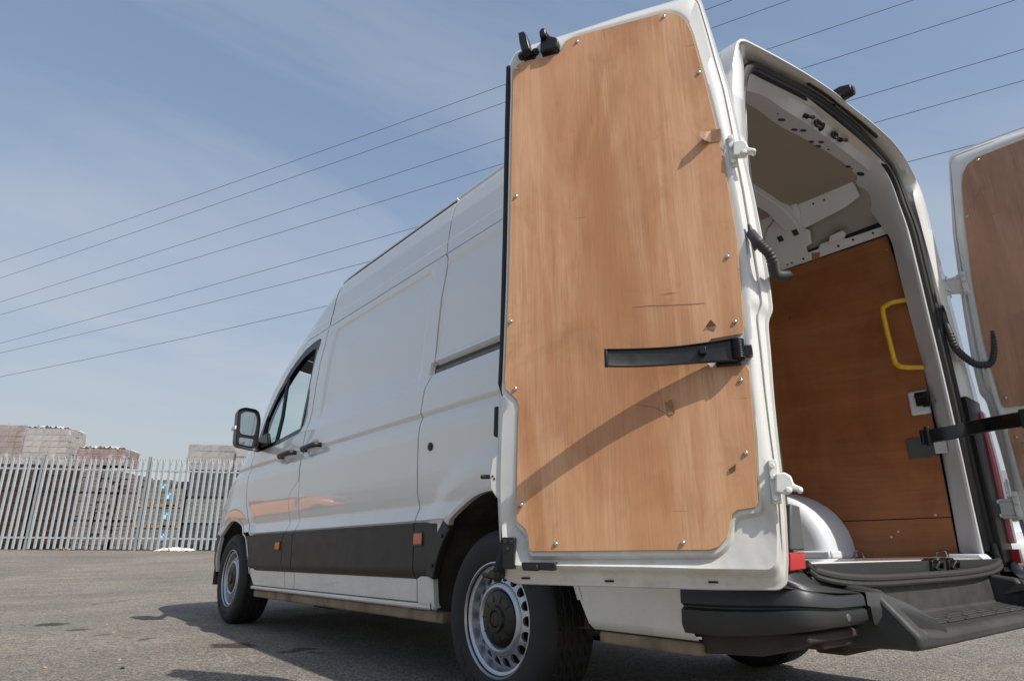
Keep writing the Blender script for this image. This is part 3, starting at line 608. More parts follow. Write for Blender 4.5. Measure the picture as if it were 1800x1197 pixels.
T5 = fullL([(-0.459,0.235,2.468),(-0.098,0.235,2.498),(0.281,0.235,2.508)] + [(0.562,0.225,2.5)] + [(0.709,0.21,2.454)] + [(0.78,0.195,2.375)], [(0.79,0.184,2.238)] + [(0.806,0.176,2.105)] + [(0.828,0.17,1.854),(0.856,0.17,1.652),(0.875,0.17,1.454),(0.895,0.17,1.211),(0.891,0.17,0.999),(0.88,0.17,0.783),(0.863,0.17,0.563)], .0)
T5 = [q for q in T5]
def hd(z, a, b): return a + (b - a) * float(sstep(2.05, 2.36, z))
def yup(a, b): return lambda z: a + (b - a) * float(sstep(2.12, 2.38, z))
r0 = ring2(T0, lambda z: .024 + float(L_(z))); r0b = ring2([(x * .998, z - .003) for x, z in T0], yup(.004, -.010)); r1 = ring2([(x * .990, z - .012 * float(sstep(2.3, 2.45, z))) for x, z in T0], yup(-.003, -.012))
r1b = ring2([(x * .984, z - .016 * float(sstep(2.3, 2.45, z))) for x, z in T0], yup(.010, -.004))
Tfl = [(x * (.905 if z < 2.3 else .905 + .085 * float(sstep(2.3, 2.45, z))), z - .010 * float(sstep(2.3, 2.45, z))) for x, z in T0]; rfl = ring2(Tfl, yup(.004, .0)); rfl2 = ring2([(x * .985, z) for x, z in Tfl], yup(.014, .010))
T2o = [(x * 1.02, z + .012 * float(sstep(2.3, 2.45, z))) for x, z in T2]
r2 = ring2(T2o, yup(.046, .064)); r2b = ring2(T2, yup(.052, .070)); r3 = ring2(T3, yup(.050, .066)); r3b = ring2([(x * 1.003, z) for x, z in T3], yup(.062, .078))
r4 = ring2(T4, yup(.105, .125)); r5 = ring2(T5, yup(.165, .235))
loft([r0, r0b, r1, rfl, rfl2, r2, r2b, r3], 'rear_frame', M['white'], van, ang=50)
loft([r3, r3b, r4, r5], 'inner_pillar', M['white_inner'], van, ang=30)
sealp = [tuple((np.array(a) * .62 + np.array(b) * .38) + np.array((0, -.016, 0))) for a, b in zip(r2b, r3)]
mb = MB(); mb.tube(sealp, .019, 10)
lip = [tuple((np.array(a) * .78 + np.array(b) * .22) + np.array((0, -.020, 0))) for a, b in zip(r2b, r3)]; mb.tube(lip, .009, 8)
flat_ = [tuple((np.array(a) * .35 + np.array(b) * .65) + np.array((0, -.007, 0))) for a, b in zip(r2b, r3)]; mb.tube(flat_, .016, 8)
mb.build('door_seal', M['rubber'], van, VO)
# bottom run of the seal along the sill, sagging in the middle
bot = smoothpath([(-.80, .02, .535), (-.77, .01, .515), (-.66, -.012, .497), (-.45, -.02, .488), (-.1, -.022, .487), (.2, -.022, .488), (.45, -.02, .493), (.66, -.01, .503), (.79, .0, .520), (.835, .012, .548), (.842, .02, .60)], 50)
mb = MB(); mb.tube([tuple(p) for p in bot], .013, 10); mb.tube([(p[0], p[1] - .006, p[2] - .018) for p in bot], .009, 8); mb.build('sill_seal', M['conduit'], van, VO)
mb = MB(); mb.prism([(-.78, .506), (-.66, .497), (0, .492), (.66, .500), (.79, .51), (.79, .535), (-.79, .535)], lambda p, d: (p[0], d, p[1]), .0, .05); mb.build('sill_trim', M['bumper'], van, VO, bevel=.003)
mb = MB(); mb.prism([(.04, .538), (.115, .545), (.20, .545), (.20, .5), (.04, .5)], lambda p, d: (d, p[0], p[1]), -.80, .72); mb.build('floor_edge_strip', M['white'], van, VO, bevel=.004)
mb = MB(); mb.prism([(.0, .508), (.06, .512), (.16, .545), (.16, .556), (.04, .556)], lambda p, d: (d, p[0], p[1]), .70, .80); mb.build('pillar_foot', M['white_inner'], van, VO, bevel=.008)
# catches in the middle of the sill
for x_ in (.075, .235):
    mb = MB(); mb.prism([(-.04, .50), (.04, .50), (.04, .53), (.01, .545), (-.03, .535)], lambda p, d: (x_ + p[0], d, p[1]), -.012, .03)
    mb.tube([(x_ - .03, -.016, .506), (x_ - .01, -.026, .530), (x_ + .025, -.024, .532), (x_ + .045, -.014, .51)], .007, 8); mb.build('sill_catch', M['black'], van, VO, bevel=.002)
# interior floor, walls, roof liner
mb = MB(); mb.prism([(-.86, .18), (.86, .18), (.86, .76), (.61, .76), (.61, 1.81), (.86, 1.81), (.86, 3.54), (-.86, 3.54), (-.86, 1.81), (-.61, 1.81), (-.61, .76), (-.86, .76)], lambda p, d: (p[0], p[1], d), .505, .535); mb.build('load_floor', M['panelgrey'], van, VO)
# right plywood wall: lower strip + main sheet
WP = [(.168, .545), (.168, 1.03), (.160, 1.47), (.166, 1.85), (.205, 2.215), (3.5, 2.215), (3.5, .72), (.168, .72)]
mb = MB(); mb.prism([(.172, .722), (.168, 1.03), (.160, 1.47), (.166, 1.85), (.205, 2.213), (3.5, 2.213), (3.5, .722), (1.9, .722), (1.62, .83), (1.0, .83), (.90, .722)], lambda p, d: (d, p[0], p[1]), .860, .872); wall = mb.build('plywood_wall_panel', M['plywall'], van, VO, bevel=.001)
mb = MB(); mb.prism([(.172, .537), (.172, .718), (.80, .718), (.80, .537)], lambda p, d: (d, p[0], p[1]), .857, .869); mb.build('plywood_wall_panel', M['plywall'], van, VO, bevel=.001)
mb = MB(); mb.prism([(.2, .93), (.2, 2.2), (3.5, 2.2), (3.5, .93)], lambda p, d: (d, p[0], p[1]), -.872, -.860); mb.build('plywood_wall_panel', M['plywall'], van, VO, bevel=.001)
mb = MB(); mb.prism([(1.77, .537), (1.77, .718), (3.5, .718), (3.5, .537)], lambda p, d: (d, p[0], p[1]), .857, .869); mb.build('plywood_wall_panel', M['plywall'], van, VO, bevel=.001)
mb = MB()
for p in [(0.86,0.213,2.122),(0.86,0.933,2.192),(0.86,0.293,1.948),(0.86,0.805,1.897),(0.86,0.133,1.272),(0.86,0.233,0.732),(0.86,0.413,0.661),(0.86,0.45,0.635),(0.86,0.174,1.122)]: mb.cyl((.8615, p[1], p[2]), (.854, p[1], p[2]), .006, 8)
mb.each('wall_screw', M['screw'], van, VO)
# wheel box on the right-hand side
prof = [(.640, .535), (.640, .57)] + [tuple(q) for q in smoothpath([(.640, .575), (.645, .62), (.668, .69), (.72, .765), (.80, .828), (.90, .868), (1.03, .888), (1.25, .892), (1.50, .888), (1.66, .845), (1.74, .76)], 26)] + [(1.80, .535)]
prof0 = [(.640, .535), (.640, .60), (.665, .69), (.72, .765), (.80, .828), (.90, .868), (1.03, .888), (1.50, .888), (1.72, .80), (1.80, .535)]
for sd in (1, -1):
    n_ = len(prof); V = [(sd * .572, a, b) for a, b in prof] + [(sd * .858, a, b) for a, b in prof]
    F = [tuple(range(n_))] + [(i, i + 1, n_ + i + 1, n_ + i) for i in range(n_ - 1)]
    obj('wheel_box', mesh('wheel_box', V, F, M['white_inner'], bevel=.06, seg=5), van, VO)
    if sd < 0: continue
    mb = MB(); mb.prism([(.628, .535), (.628, .572), (.66, .572), (.66, .535)], lambda p, d: (sd * d, p[0], p[1]), .592, .858); mb.prism([(.628, .535), (1.8, .535), (1.8, .572), (.628, .572)], lambda p, d: (sd * d, p[0], p[1]), .558, .574); mb.build('wheel_box_flange', M['white_inner'], van, VO, bevel=.008)
# roof liner
V = []; ys = np.linspace(.20, 3.56, 12); us = np.linspace(-1, 1, 15)
for y in ys:
    for u_ in us: V.append((u_ * .665, y, 2.474 + .026 * (1 - u_ * u_)))
F = [(i * 15 + j, i * 15 + j + 1, (i + 1) * 15 + j + 1, (i + 1) * 15 + j) for i in range(11) for j in range(14)]
obj('roof_liner', mesh('roof_liner', V, F, M['roofliner']), van, VO)
# upper side structure above the plywood, both sides: s = along the lean
IP0 = np.array((.860, 2.215)); IPD = np.array((.66 - .86, 2.46 - 2.215)); IPD /= np.linalg.norm(IPD); IPN = np.array((-IPD[1], IPD[0])) * 1.0
if IPN[0] > 0: IPN = -IPN
def ip(p, d, side=1): q = IP0 + IPD * p[1] + IPN * d; return (side * q[0], p[0], q[1])
uh = .325
for side in (1, -1):
    mb = MB(); mb.prism([(.2, -.02), (3.5, -.02), (3.5, uh), (.2, uh)], lambda p, d: ip(p, d, side), -.03, -.026); mb.build('upper_side_skin', M['panelgrey'], van, VO)
low_rail = [(.16, 0.), (3.5, 0.), (3.5, .045), (.75, .050), (.56, .052), (.54, .075), (.42, .075), (.40, .052), (.19, .048)]
mb = MB(); mb.prism(low_rail, lambda p, d: ip(p, d), -.004, .006); mb.build('upper_side_rail', M['white_inner'], van, VO, bevel=.004)
top_rail = [(.24, .250), (.34, .220), (.62, .190), (.74, .185), (1.05, .20), (1.5, .20), (3.5, .20), (3.5, uh + .02), (.24, uh + .02)]
mb = MB(); mb.prism(top_rail, lambda p, d: ip(p, d), -.006, .004); mb.build('upper_side_rail', M['white_inner'], van, VO, bevel=.004)
rib = [(0.894,0.019),(0.87,0.123),(0.866,0.17),(0.773,0.282),(0.746,0.291),(0.635,0.369),(0.551,0.368),(0.557,0.296),(0.575,0.255),(0.588,0.204),(0.553,0.174),(0.579,0.094),(0.615,0.093),(0.627,0.021),(0.651,-0.032)]
rib = [(y, max(.0, s_)) for y, s_ in rib]
mb = MB(); mb.prism(rib, lambda p, d: ip(p, d), -.002, .020); mb.build('roof_bow_gusset', M['white_inner'], van, VO, bevel=.008, seg=3)
ry = rib[5][0]
bow = [ip((ry + .0, .25), .012)] + [(x, ry + .02, 2.482 + .022 * (1 - (x / .7) ** 2)) for x in np.linspace(.56, -.56, 9)]
V = []; F = []
for i, p in enumerate(bow):
    for (dy_, dz_) in ((-.06, .03), (-.045, -.022), (.045, -.022), (.06, .03)): V.append((p[0], p[1] + dy_, p[2] + dz_ - .012))
for i in range(len(bow) - 1):
    for q in range(3): F.append((i * 4 + q, i * 4 + q + 1, i * 4 + q + 5, i * 4 + q + 4))
obj('roof_bow', mesh('roof_bow', V, F, M['white_inner'], bevel=.006), van, VO)
bits = MB()
for (p, r_) in zip([(0.453,0.028),(0.367,0.034),(0.259,0.032),(0.658,0.029),(0.73,0.029),(0.76,0.029),(0.859,0.026),(0.474,0.311),(0.413,0.308),(0.568,0.316),(0.653,0.4)], [.008, .007, .007, .007, .006, .006, .006, .006, .006, .006, .006, .006, .006]): bits.cyl(ip(p, .002), ip(p, .0215 if rib[0][0] > p[0] > rib[-1][0] else .0070), r_, 10)
for p in [(0.727,0.193),(0.631,0.196)]: 
    q = Vector(ip(p, .0)); bits.prism([(p[0] - .016, p[1] - .018), (p[0] + .016, p[1] - .018), (p[0] + .016, p[1] + .018), (p[0] - .016, p[1] + .018)], lambda c_, d: ip(c_, d), .004, .0225)
for p in [(0.674,0.31)]: bits.prism(roundpoly([(p[0] - .05, p[1] - .005), (p[0] - .03, p[1] - .018), (p[0] + .05, p[1] + .005), (p[0] + .03, p[1] + .018)], .012), lambda c_, d: ip(c_, d), .004, .0228)
bits.each('panel_hole', M['black'], van, VO)
mb = MB()
for p in [(0.472,0.077),(0.396,0.079)]: pass
bp = [(0.496,0.06),(0.398,0.065),(0.385,0.081),(0.393,0.107),(0.466,0.104)]; mb.prism([(y, s_) for y, s_ in bp], lambda p, d: ip(p, d), .006, .018); mb.build('rail_bracket', M['white_inner'], van, VO, bevel=.003)
hb = [(0.606,0.043),(0.56,0.029),(0.578,-0.002),(0.624,-0.004)]; mb = MB(); mb.prism(hb, lambda p, d: ip(p, d), .004, .0075); mb.build('tape_strip', M['plywall'], van, VO)
# header holes, clips
def ringpt(ra, rb, x, t_): 
    xs = [p[0] for p in ra]; i = int(np.argmin([abs(p[0] - x) + (9 if p[2] < 2.2 else 0) for p in ra])); a = np.array(ra[i]); b = np.array(rb[i]); return a + (b - a) * t_, np.array(ra[min(i + 1, len(ra) - 1)]) - a, b - a
mb = MB()
for (x, t_, r_) in ((-.62, .35, .019), (-.55, .5, .006), (-.48, .62, .010), (-.22, .45, .006), (-.17, .62, .017), (-.03, .7, .015), (.0, .45, .015), (.16, .40, .014), (.12, .74, .014), (.2, .72, .016), (.24, .5, .006), (.46, .62, .014), (.52, .6, .006), (.58, .45, .020), (.27, .75, .005)):
    c, tu, tv = ringpt(r4, r5, x, t_); nn_ = np.cross(tu, tv); nn_ /= np.linalg.norm(nn_); nn_ = nn_ if nn_[2] < 0 else -nn_
    mb.cyl(tuple(c - nn_ * .01), tuple(c + nn_ * .0015), r_, 14)
mb.each('header_hole', M['black'], van, VO)
mb = MB()
for (x, kind) in ((-.11, 0), (-.02, 1), (.05, 2), (.14, 1), (.22, 0)):
    c, tu, tv = ringpt(r3b, r4, x, .62); nn_ = np.cross(tu, tv); nn_ /= np.linalg.norm(nn_); nn_ = nn_ if nn_[1] < 0 else -nn_; tu = tu / np.linalg.norm(tu)
    if kind == 2: mb.cyl(tuple(c - nn_ * .01), tuple(c + nn_ * .002), .021, 16)
    elif kind == 0: mb.cyl(tuple(c), tuple(c + nn_ * .02), .011, 10); mb.tube([tuple(c + nn_ * .018), tuple(c + nn_ * .03 + np.array((.02, 0, .012))), tuple(c + nn_ * .03 + np.array((.04, 0, .02)))], [.006, .007, .010], 8)
    else:
        pr = [tuple(c + nn_ * .02 + tu * a * .028 + np.array((0, 0, b * .02))) for a, b in ((-1, -1), (-.4, -1), (1, -.4), (1, .8), (-.2, .9), (-1, .2), (-1, -1))]; mb.tube(pr, .006, 6); mb.cyl(tuple(c), tuple(c + nn_ * .022), .010, 8)
mb.each('header_catch', M['black'], van, VO)
mb = MB(); c1, _, _ = ringpt(r1b, r2, -.18, .55); c2, _, _ = ringpt(r1b, r2, .46, .55); 
strip = [ringpt(r1b, r2, x, .45)[0] + np.array((0, -.004, -.004)) for x in np.linspace(-.22, .48, 12)]; mb.tube([tuple(p) for p in strip], .008, 6); mb.build('brake_light_seal', M['black'], van, VO)
# reversing camera on the roof
cb = MB(); secs = [(.14, .030, .012, 0), (.10, .038, .026, .014), (.04, .038, .032, .034), (-.01, .034, .030, .040), (-.055, .028, .022, .034)]
V = []; F = []; zr0 = 2.566
for (y, wx_, hz2, zc) in secs:
    for k in range(12): a = 2 * math.pi * k / 12; V.append((.06 + wx_ * math.copysign(abs(math.cos(a)) ** .6, math.cos(a)), y, zr0 + zc + hz2 * math.copysign(abs(math.sin(a)) ** .6, math.sin(a))))
for i in range(len(secs) - 1):
    for k in range(12): F.append((i * 12 + k, i * 12 + (k + 1) % 12, (i + 1) * 12 + (k + 1) % 12, (i + 1) * 12 + k))
F += [tuple(range(12)), tuple(48 + k for k in range(12))]; rc = obj('reversing_camera', mesh('reversing_camera', V, F, M['black'], bevel=.003), van, VO)
mb = MB(); mb.cyl((.06, -.054, zr0 + .034), (.06, -.060, zr0 + .034), .014, 14); mb.build('camera_lens', M['conduit'], rc)

# grab handle, striker, wall pocket and other fittings on the right pillar
gh = [(.842, .160, 1.812), (.80, .22, 1.805), (.80, .255, 1.795), (.80, .272, 1.765), (.80, .262, 1.51), (.80, .252, 1.475), (.80, .225, 1.455), (.842, .150, 1.445)]
mb = MB(); mb.tube([tuple(p) for p in smoothpath(gh, 40)], .0125, 12); mb.build('grab_handle', M['yellow'], van, VO)
mb = MB(); mb.box((.852, .205, 1.275), (.02, .09, .12)); mb.build('latch_recess', M['white_inner'], van, VO, bevel=.015)
mb = MB(); mb.box((.842, .185, 1.290), (.02, .06, .07)); mb.box((.836, .165, 1.262), (.02, .04, .03)); mb.box((.836, .19, 1.305), (.02, .05, .02)); mb.build('pillar_latch', M['black'], van, VO, bevel=.004)
mb = MB(); mb.box((.856, .235, 1.055), (.012, .13, .10)); mb.build('strap_pocket', M['lampgrey'], van, VO, bevel=.004)
mb = MB(); mb.box((.852, .150, 1.075), (.012, .055, .115)); mb.build('strap_bracket', M['white_inner'], van, VO, bevel=.004)
for y_ in (.60, .22):
    mb = MB(); mb.tube([(.80, y_ - .025, .535), (.80, y_ - .018, .565), (.80, y_, .570), (.80, y_ + .018, .563), (.80, y_ + .025, .535)], .005, 8); mb.build('lashing_ring', M['chrome'], van, VO)

# ---- tail lamps
for side in (-1, 1):
    tl = obj('tail_lamp', None, van, VO)
    ox = lambda z: 1.0 + (.012 if z < 1.0 else 0)
    face = [(.850, .50), (.998, .50), (1.006, .80), (1.008, 1.26), (.838, 1.27), (.846, .9)] if side > 0 else [(.90, .52), (.995, .52), (1.005, .80), (1.0, 1.26), (.90, 1.27), (.90, .9)]
    mb = MB(); mb.prism([(x, z) for x, z in face], lambda p, d: (side * p[0], d, p[1]), -.006, .05); mb.build('lamp_back', M['black'] if side > 0 else M['lampgrey'], tl, bevel=.006)
    if side < 0: continue
    lens = [(.12, .60), (.12, 1.19), (.02, 1.265), (-.018, 1.20), (-.026, .95), (-.024, .60)]
    mb = MB(); mb.prism(lens, lambda p, d: (side * d, p[0], p[1]), .975, 1.024); mb.build('lamp_lens', M['pink'], tl, bevel=.008)
# lower red reflectors and grey housings at each corner (visible beside the door edge)
for side, hs in ((-1, [(-0.929,-0.02,0.701),(-0.881,-0.02,0.695),(-0.885,-0.02,0.575),(-0.961,-0.02,0.575)]), (1, None)):
    if hs:
        mb = MB(); mb.prism([(p[0], p[2]) for p in hs], lambda p, d: (p[0], d, p[1]), -.03, .04); mb.build('lamp_housing', M['lampgrey'], van, VO, bevel=.004)
        rp = [(-0.967,-0.022,0.568),(-0.891,-0.022,0.569),(-0.895,-0.022,0.523),(-0.979,-0.022,0.52)]
        mb = MB(); mb.prism([(p[0], p[2]) for p in rp], lambda p, d: (p[0], d, p[1]), -.032, .03); mb.build('reflector', M['red'], van, VO, bevel=.003)
    else:
        mb = MB(); mb.box((.99, -.01, .545), (.035, .05, .06)); mb.build('reflector', M['red'], van, VO, bevel=.003)

# ---- rear bumper corners and step
for side in (-1, 1):
    path = [(1.006, .322), (1.006, .12), (1.005, .03), (.996, -.02), (.975, -.055), (.94, -.073), (.88, -.082), (.80, -.086), (.705, -.088)]
    P = smoothpath(path, 34); V = []; F = []
    for i, (x, y) in enumerate(P):
        k = i / 33; zt = .478 + (.0 if y > -.03 else 0) - .022 * sstep(.5, .8, k); zb = .335 + .036 * sstep(.1, .75, k)
        j = P[min(i + 1, 33)] - P[max(i - 1, 0)]; nrm = np.array((j[1], -j[0])); nrm = nrm / np.linalg.norm(nrm); nrm = nrm if nrm @ (np.array((x, y)) - np.array((.5, .4))) > 0 else -nrm
        for (o_, z) in ((-.05, zt + .006), (-.006, zt), (.002, zt - .008), (.004, zt - .38 * (zt - zb)), (-.008, zt - .43 * (zt - zb)), (-.008, zt - .46 * (zt - zb)), (.004, zt - .51 * (zt - zb)), (.006, zb + .20 * (zt - zb)), (-.006, zb + .004), (-.04, zb)):
            V.append((side * (x + nrm[0] * o_), y + nrm[1] * o_, z))
    m_ = 10
    for i in range(33):
        for q in range(m_ - 1): F.append((i * m_ + q, i * m_ + q + 1, (i + 1) * m_ + q + 1, (i + 1) * m_ + q))
    F += [tuple(33 * m_ + q for q in range(m_))]
    bc = obj('bumper_corner', mesh('bumper_corner', V, F, M['bumper'], angle=50), van, VO)
    # sloping shoulder from the lamp down to the bumper
    A_ = [(1.0, .26, .52), (1.0, .02, .525), (.985, -.012, .526), (.915, -.020, .522), (.885, -.015, .515)]
    B_ = [(1.0, .28, .475), (1.006, .02, .478), (.985, -.040, .474), (.86, -.083, .462), (.715, -.088, .458)]
    C_ = [(1.0, .27, .497), (1.004, .02, .500), (.982, -.022, .497), (.905, -.038, .487), (.845, -.030, .480)]
    V = [];
    for r_ in (A_, C_, B_): V += [tuple(p) for p in smoothpath([(side * a, b, c) for a, b, c in r_], 24)]
    F = [(k * 24 + i, k * 24 + i + 1, (k + 1) * 24 + i + 1, (k + 1) * 24 + i) for k in range(2) for i in range(23)]
    obj('bumper_shoulder', mesh('bumper_shoulder', V, F, M['bumper'], angle=60), van, VO)
    mb = MB(); mb.cyl((side * .815, -.08, .397), (side * .815, -.0925, .397), .0105, 16); mb.build('parking_sensor', M['lampgrey'], van, VO, bevel=.002)
    # side cheek joining the corner to the step
    ch = [(.700, -.06, .462), (.700, -.095, .455), (.700, -.095, .375), (.700, -.06, .372)]
    V = [(side * .698, -.04, .463), (side * .698, -.094, .458), (side * .698, -.094, .425), (side * .69, -.098, .418), (side * .672, -.092, .372),
         (side * .645, -.05, .463), (side * .640, -.108, .460), (side * .615, -.135, .430), (side * .60, -.150, .40), (side * .585, -.160, .330),
         (side * .60, -.05, .40), (side * .560, -.150, .425), (side * .50, -.195, .378), (side * .47, -.205, .352), (side * .47, -.20, .312)]
    F = [(i * 5 + j, i * 5 + j + 1, (i + 1) * 5 + j + 1, (i + 1) * 5 + j) for i in range(2) for j in range(4)]
    obj('step_cheek', mesh('step_cheek', V, F, M['bumper'], angle=30, bevel=.004), van, VO)
stp = obj('bumper_step', None, van, VO)
secp = [(.030, .480), (.005, .478), (-.008, .472), (-.018, .372), (-.040, .361), (-.165, .357), (-.195, .352), (-.208, .338), (-.204, .312), (-.165, .300), (.02, .300)]
V = []; F = []; xs = [-.60, -.585, -.56] + list(np.linspace(-.5, .5, 13)) + [.56, .60, .64]; m_ = len(secp)
for x in xs:
    tt = max(0, (abs(x) - .5) / .14)
    for (y, z) in secp: V.append((x, y + (.012 * tt if y < -.1 else 0), z + (.02 * tt * tt if y < -.03 and z > .33 else 0)))
for i in range(len(xs) - 1):
    for q in range(m_ - 1): F.append((i * m_ + q, i * m_ + q + 1, (i + 1) * m_ + q + 1, (i + 1) * m_ + q))
F += [tuple(range(m_)), tuple((len(xs) - 1) * m_ + q for q in range(m_))]
obj('step_body', mesh('step_body', V, F, M['step'], angle=30, bevel=.006), stp)
for side in (-1, 1):
    mb = MB(); mb.prism([(-.205, .345), (-.10, .462), (.02, .480), (.02, .30), (-.20, .31)], lambda p, d: (side * d, p[0], p[1]), .60, .66); mb.build('step_wall', M['step'], stp, bevel=.012, seg=3)
for k, y in enumerate((-.065, -.095, -.125, -.150)):
    mb = MB()
    for j in range(7): x0 = -.5 + j * .145 + (.05 if k % 2 else 0); mb.box((x0 + .06, y, .3605), (.128, .016, .006))
    mb.each('tread_rib', M['step'], stp, bevel=.003)
mb = MB(); mb.prism([(-.80, .455), (-.80, .500), (.80, .500), (.80, .455)], lambda p, d: (p[0], d, p[1]), .005, .03); mb.build('sill_apron', M['trim'], van, VO, bevel=.003)

# ---- wheels
def v_local(p):  # world -> van-local
    q = Vector(p) - Vector((0, 3.1, 0)); return Matrix.Rotation(-RAKE, 3, 'X') @ q
def tyre_mesh():
    n, Rr = 320, .352; prof = [(.209, .012), (.214, .004), (.222, -.001), (.240, -.007), (.262, -.0115), (.285, -.0135), (.305, -.011), (.322, -.004), (.334, .006)]
    tread = [(.3445, .018), (.349, .026)] + [(Rr - .0006 * ((d - .1185) / .09) ** 2 * 4, d) for d in np.linspace(.033, .204, 58)] + [(.349, .211), (.3445, .219)]
    back = [(.334, .231), (.30, .247), (.262, .246), (.222, .236), (.209, .225)]
    full = prof + tread + back; V = []; F = []; m = len(full)
    for k in range(n):
        a = 2 * math.pi * k / n
        for i, (r, d) in enumerate(full):
            rr = r
            if .028 < d < .21 and r > .34:
                for gc in (.060, .099, .138, .177):
                    ph = (k % 8); zz_ = .0045 * (abs(ph - 4) / 2 - 1)
                    if abs(d - gc - zz_) < .0042: rr = r - .0075
                if (.028 < d < .052 or .186 < d < .21) and (k % 8) in (0,): rr = r - .005
            V.append((d, rr * math.cos(a), rr * math.sin(a)))
    for k in range(n):
        for i in range(m - 1): F.append((k * m + i, k * m + i + 1, ((k + 1) % n) * m + i + 1, ((k + 1) % n) * m + i))
    return mesh('tyre', V, F, M['tyre'], angle=35)
def rim_mesh():
    V, F = lathe([(.222, .004), (.2215, -.002), (.217, -.003), (.214, .001), (.212, .012), (.205, .018), (.197, .020), (.194, .030), (.190, .048), (.187, .056), (.1855, .057)], 96)
    mb = MB().add(V, F)
    # disc with 18 round holes
    nh = 18; rin, rout, rc, rh = .142, .1855, .1640, .0192
    def dd(r): return float(np.interp(r, [.142, .155, .172, .1855], [.024, .029, .036, .056]))
    V = []; F = []
    for s_ in range(nh):
        a0 = 2 * math.pi * (s_ - .5) / nh; a1 = 2 * math.pi * (s_ + .5) / nh; am = (a0 + a1) / 2; k0 = len(V); hw_ = (a1 - am) * rc; ths = sorted([2 * math.pi * (q + .5) / 16 for q in range(16)] + [math.atan2(hw_, rout - rc), math.atan2(-hw_, rout - rc) % (2 * math.pi), math.atan2(hw_, rin - rc), math.atan2(-hw_, rin - rc) % (2 * math.pi)]); N_ = len(ths)
        for i in range(N_):
            th = ths[i]; hr, ha = rc + rh * math.cos(th), am + rh * math.sin(th) / rc
            # ray to the sector border
            tb = 1e9; cx_, sx_ = math.cos(th), math.sin(th)
            if cx_ > 1e-6: tb = min(tb, (rout - rc) / cx_)
            if cx_ < -1e-6: tb = min(tb, (rin - rc) / cx_)
            if abs(sx_) > 1e-6: tb = min(tb, (a1 - am) * rc / abs(sx_))
            br, ba = rc + tb * cx_, am + tb * sx_ / rc
            V += [(dd(hr), hr * math.cos(ha), hr * math.sin(ha)), (dd(br), br * math.cos(ba), br * math.sin(ba)), (dd(hr) + .012, hr * math.cos(ha), hr * math.sin(ha))]
        for i in range(N_):
            j = (i + 1) % N_; F.append((k0 + 3 * i, k0 + 3 * i + 1, k0 + 3 * j + 1, k0 + 3 * j)); F.append((k0 + 3 * i, k0 + 3 * j, k0 + 3 * j + 2, k0 + 3 * i + 2))
        # corner fillers
        for cr_, ca in ((rout, a0), (rout, a1), (rin, a0), (rin, a1)): pass
    mb.add(V, F)
    V, F = lathe([(.143, .030), (.139, .020), (.131, .012), (.122, .011), (.114, .017), (.106, .030), (.03, .034)], 72); mb.add(V, F)
    return mesh('rim', mb.v, mb.f, M['silver'], angle=40)
def cap_mesh():
    V, F = lathe([(.0, -.004), (.026, -.004), (.031, .000), (.034, -.006), (.048, -.006), (.053, .004), (.080, .006), (.100, .010), (.107, .016), (.108, .030)], 60); mb = MB().add(V, F)
    for k in range(10):
        a = 2 * math.pi * (k + .5) / 10; rot = Matrix.Rotation(a, 3, 'X'); c = rot @ Vector((.0035, .081, 0)); mb.box(c, (.0016, .034, .0028), rot)
    return mesh('hub_cap', mb.v, mb.f, M['black'], angle=30)
TY, RM, CP = tyre_mesh(), rim_mesh(), cap_mesh()
DR = MB(); V, F = lathe([(.0, .085), (.186, .088), (.186, .14)], 40); DR.add(V, F); DRM = mesh('brake_drum', DR.v, DR.f, M['drum'])
def letters():
    cu_ = bpy.data.curves.new('txt', 'FONT'); out = MB()
    def put(txt, a0, size, rad, step, xoff):
        for i, ch in enumerate(txt):
            if ch == ' ': continue
            c_ = bpy.data.curves.new('ch', 'FONT'); c_.body = ch; c_.size = size; c_.align_x = 'CENTER'; c_.extrude = .0008; c_.resolution_u = 2
            o_ = bpy.data.objects.new('ch', c_); me_ = o_.to_mesh(); a = a0 - i * step
            # letter x -> tangential, y -> radial; seen from -x side
            vs = []
            for v_ in me_.vertices:
                r_ = rad + v_.co.y; th = a - v_.co.x / rad; vs.append((xoff - .0025 * ((r_ - rad) / .02) - v_.co.z, -r_ * math.cos(th) * 1.0, r_ * math.sin(th)))
            out.add(vs, [tuple(p.vertices) for p in me_.polygons]); o_.to_mesh_clear(); bpy.data.objects.remove(o_); bpy.data.curves.remove(c_)
    for base in (math.pi / 2 + .25 + .0, -math.pi / 2 + .25): put('ENDURO RUN', base, .030, .262, .105, -.0135)
    bpy.data.curves.remove(cu_)
    return mesh('tyre_lettering', out.v, out.f, M['tyretext'], smooth=False)
LT = letters()
for (sgn, yw, nm) in ((-1, 1.2758, 'rear'), (-1, 4.9158, 'front'), (1, 1.2758, 'rear'), (1, 4.9158, 'front')):
    wxo = 1.003
    wh = obj('wheel', None, van, v_local((sgn * wxo, yw, .349)), (random.random() * 6 if sgn > 0 else (.35 if nm == 'rear' else .1), 0, math.pi if sgn > 0 else 0))
    # mesh +x points inboard for the left wheel
    ty = obj('tyre', TY, wh); obj('rim', RM, wh); obj('hub_cap', CP, wh); obj('brake_drum', DRM, wh); obj('tyre_lettering', LT, wh)

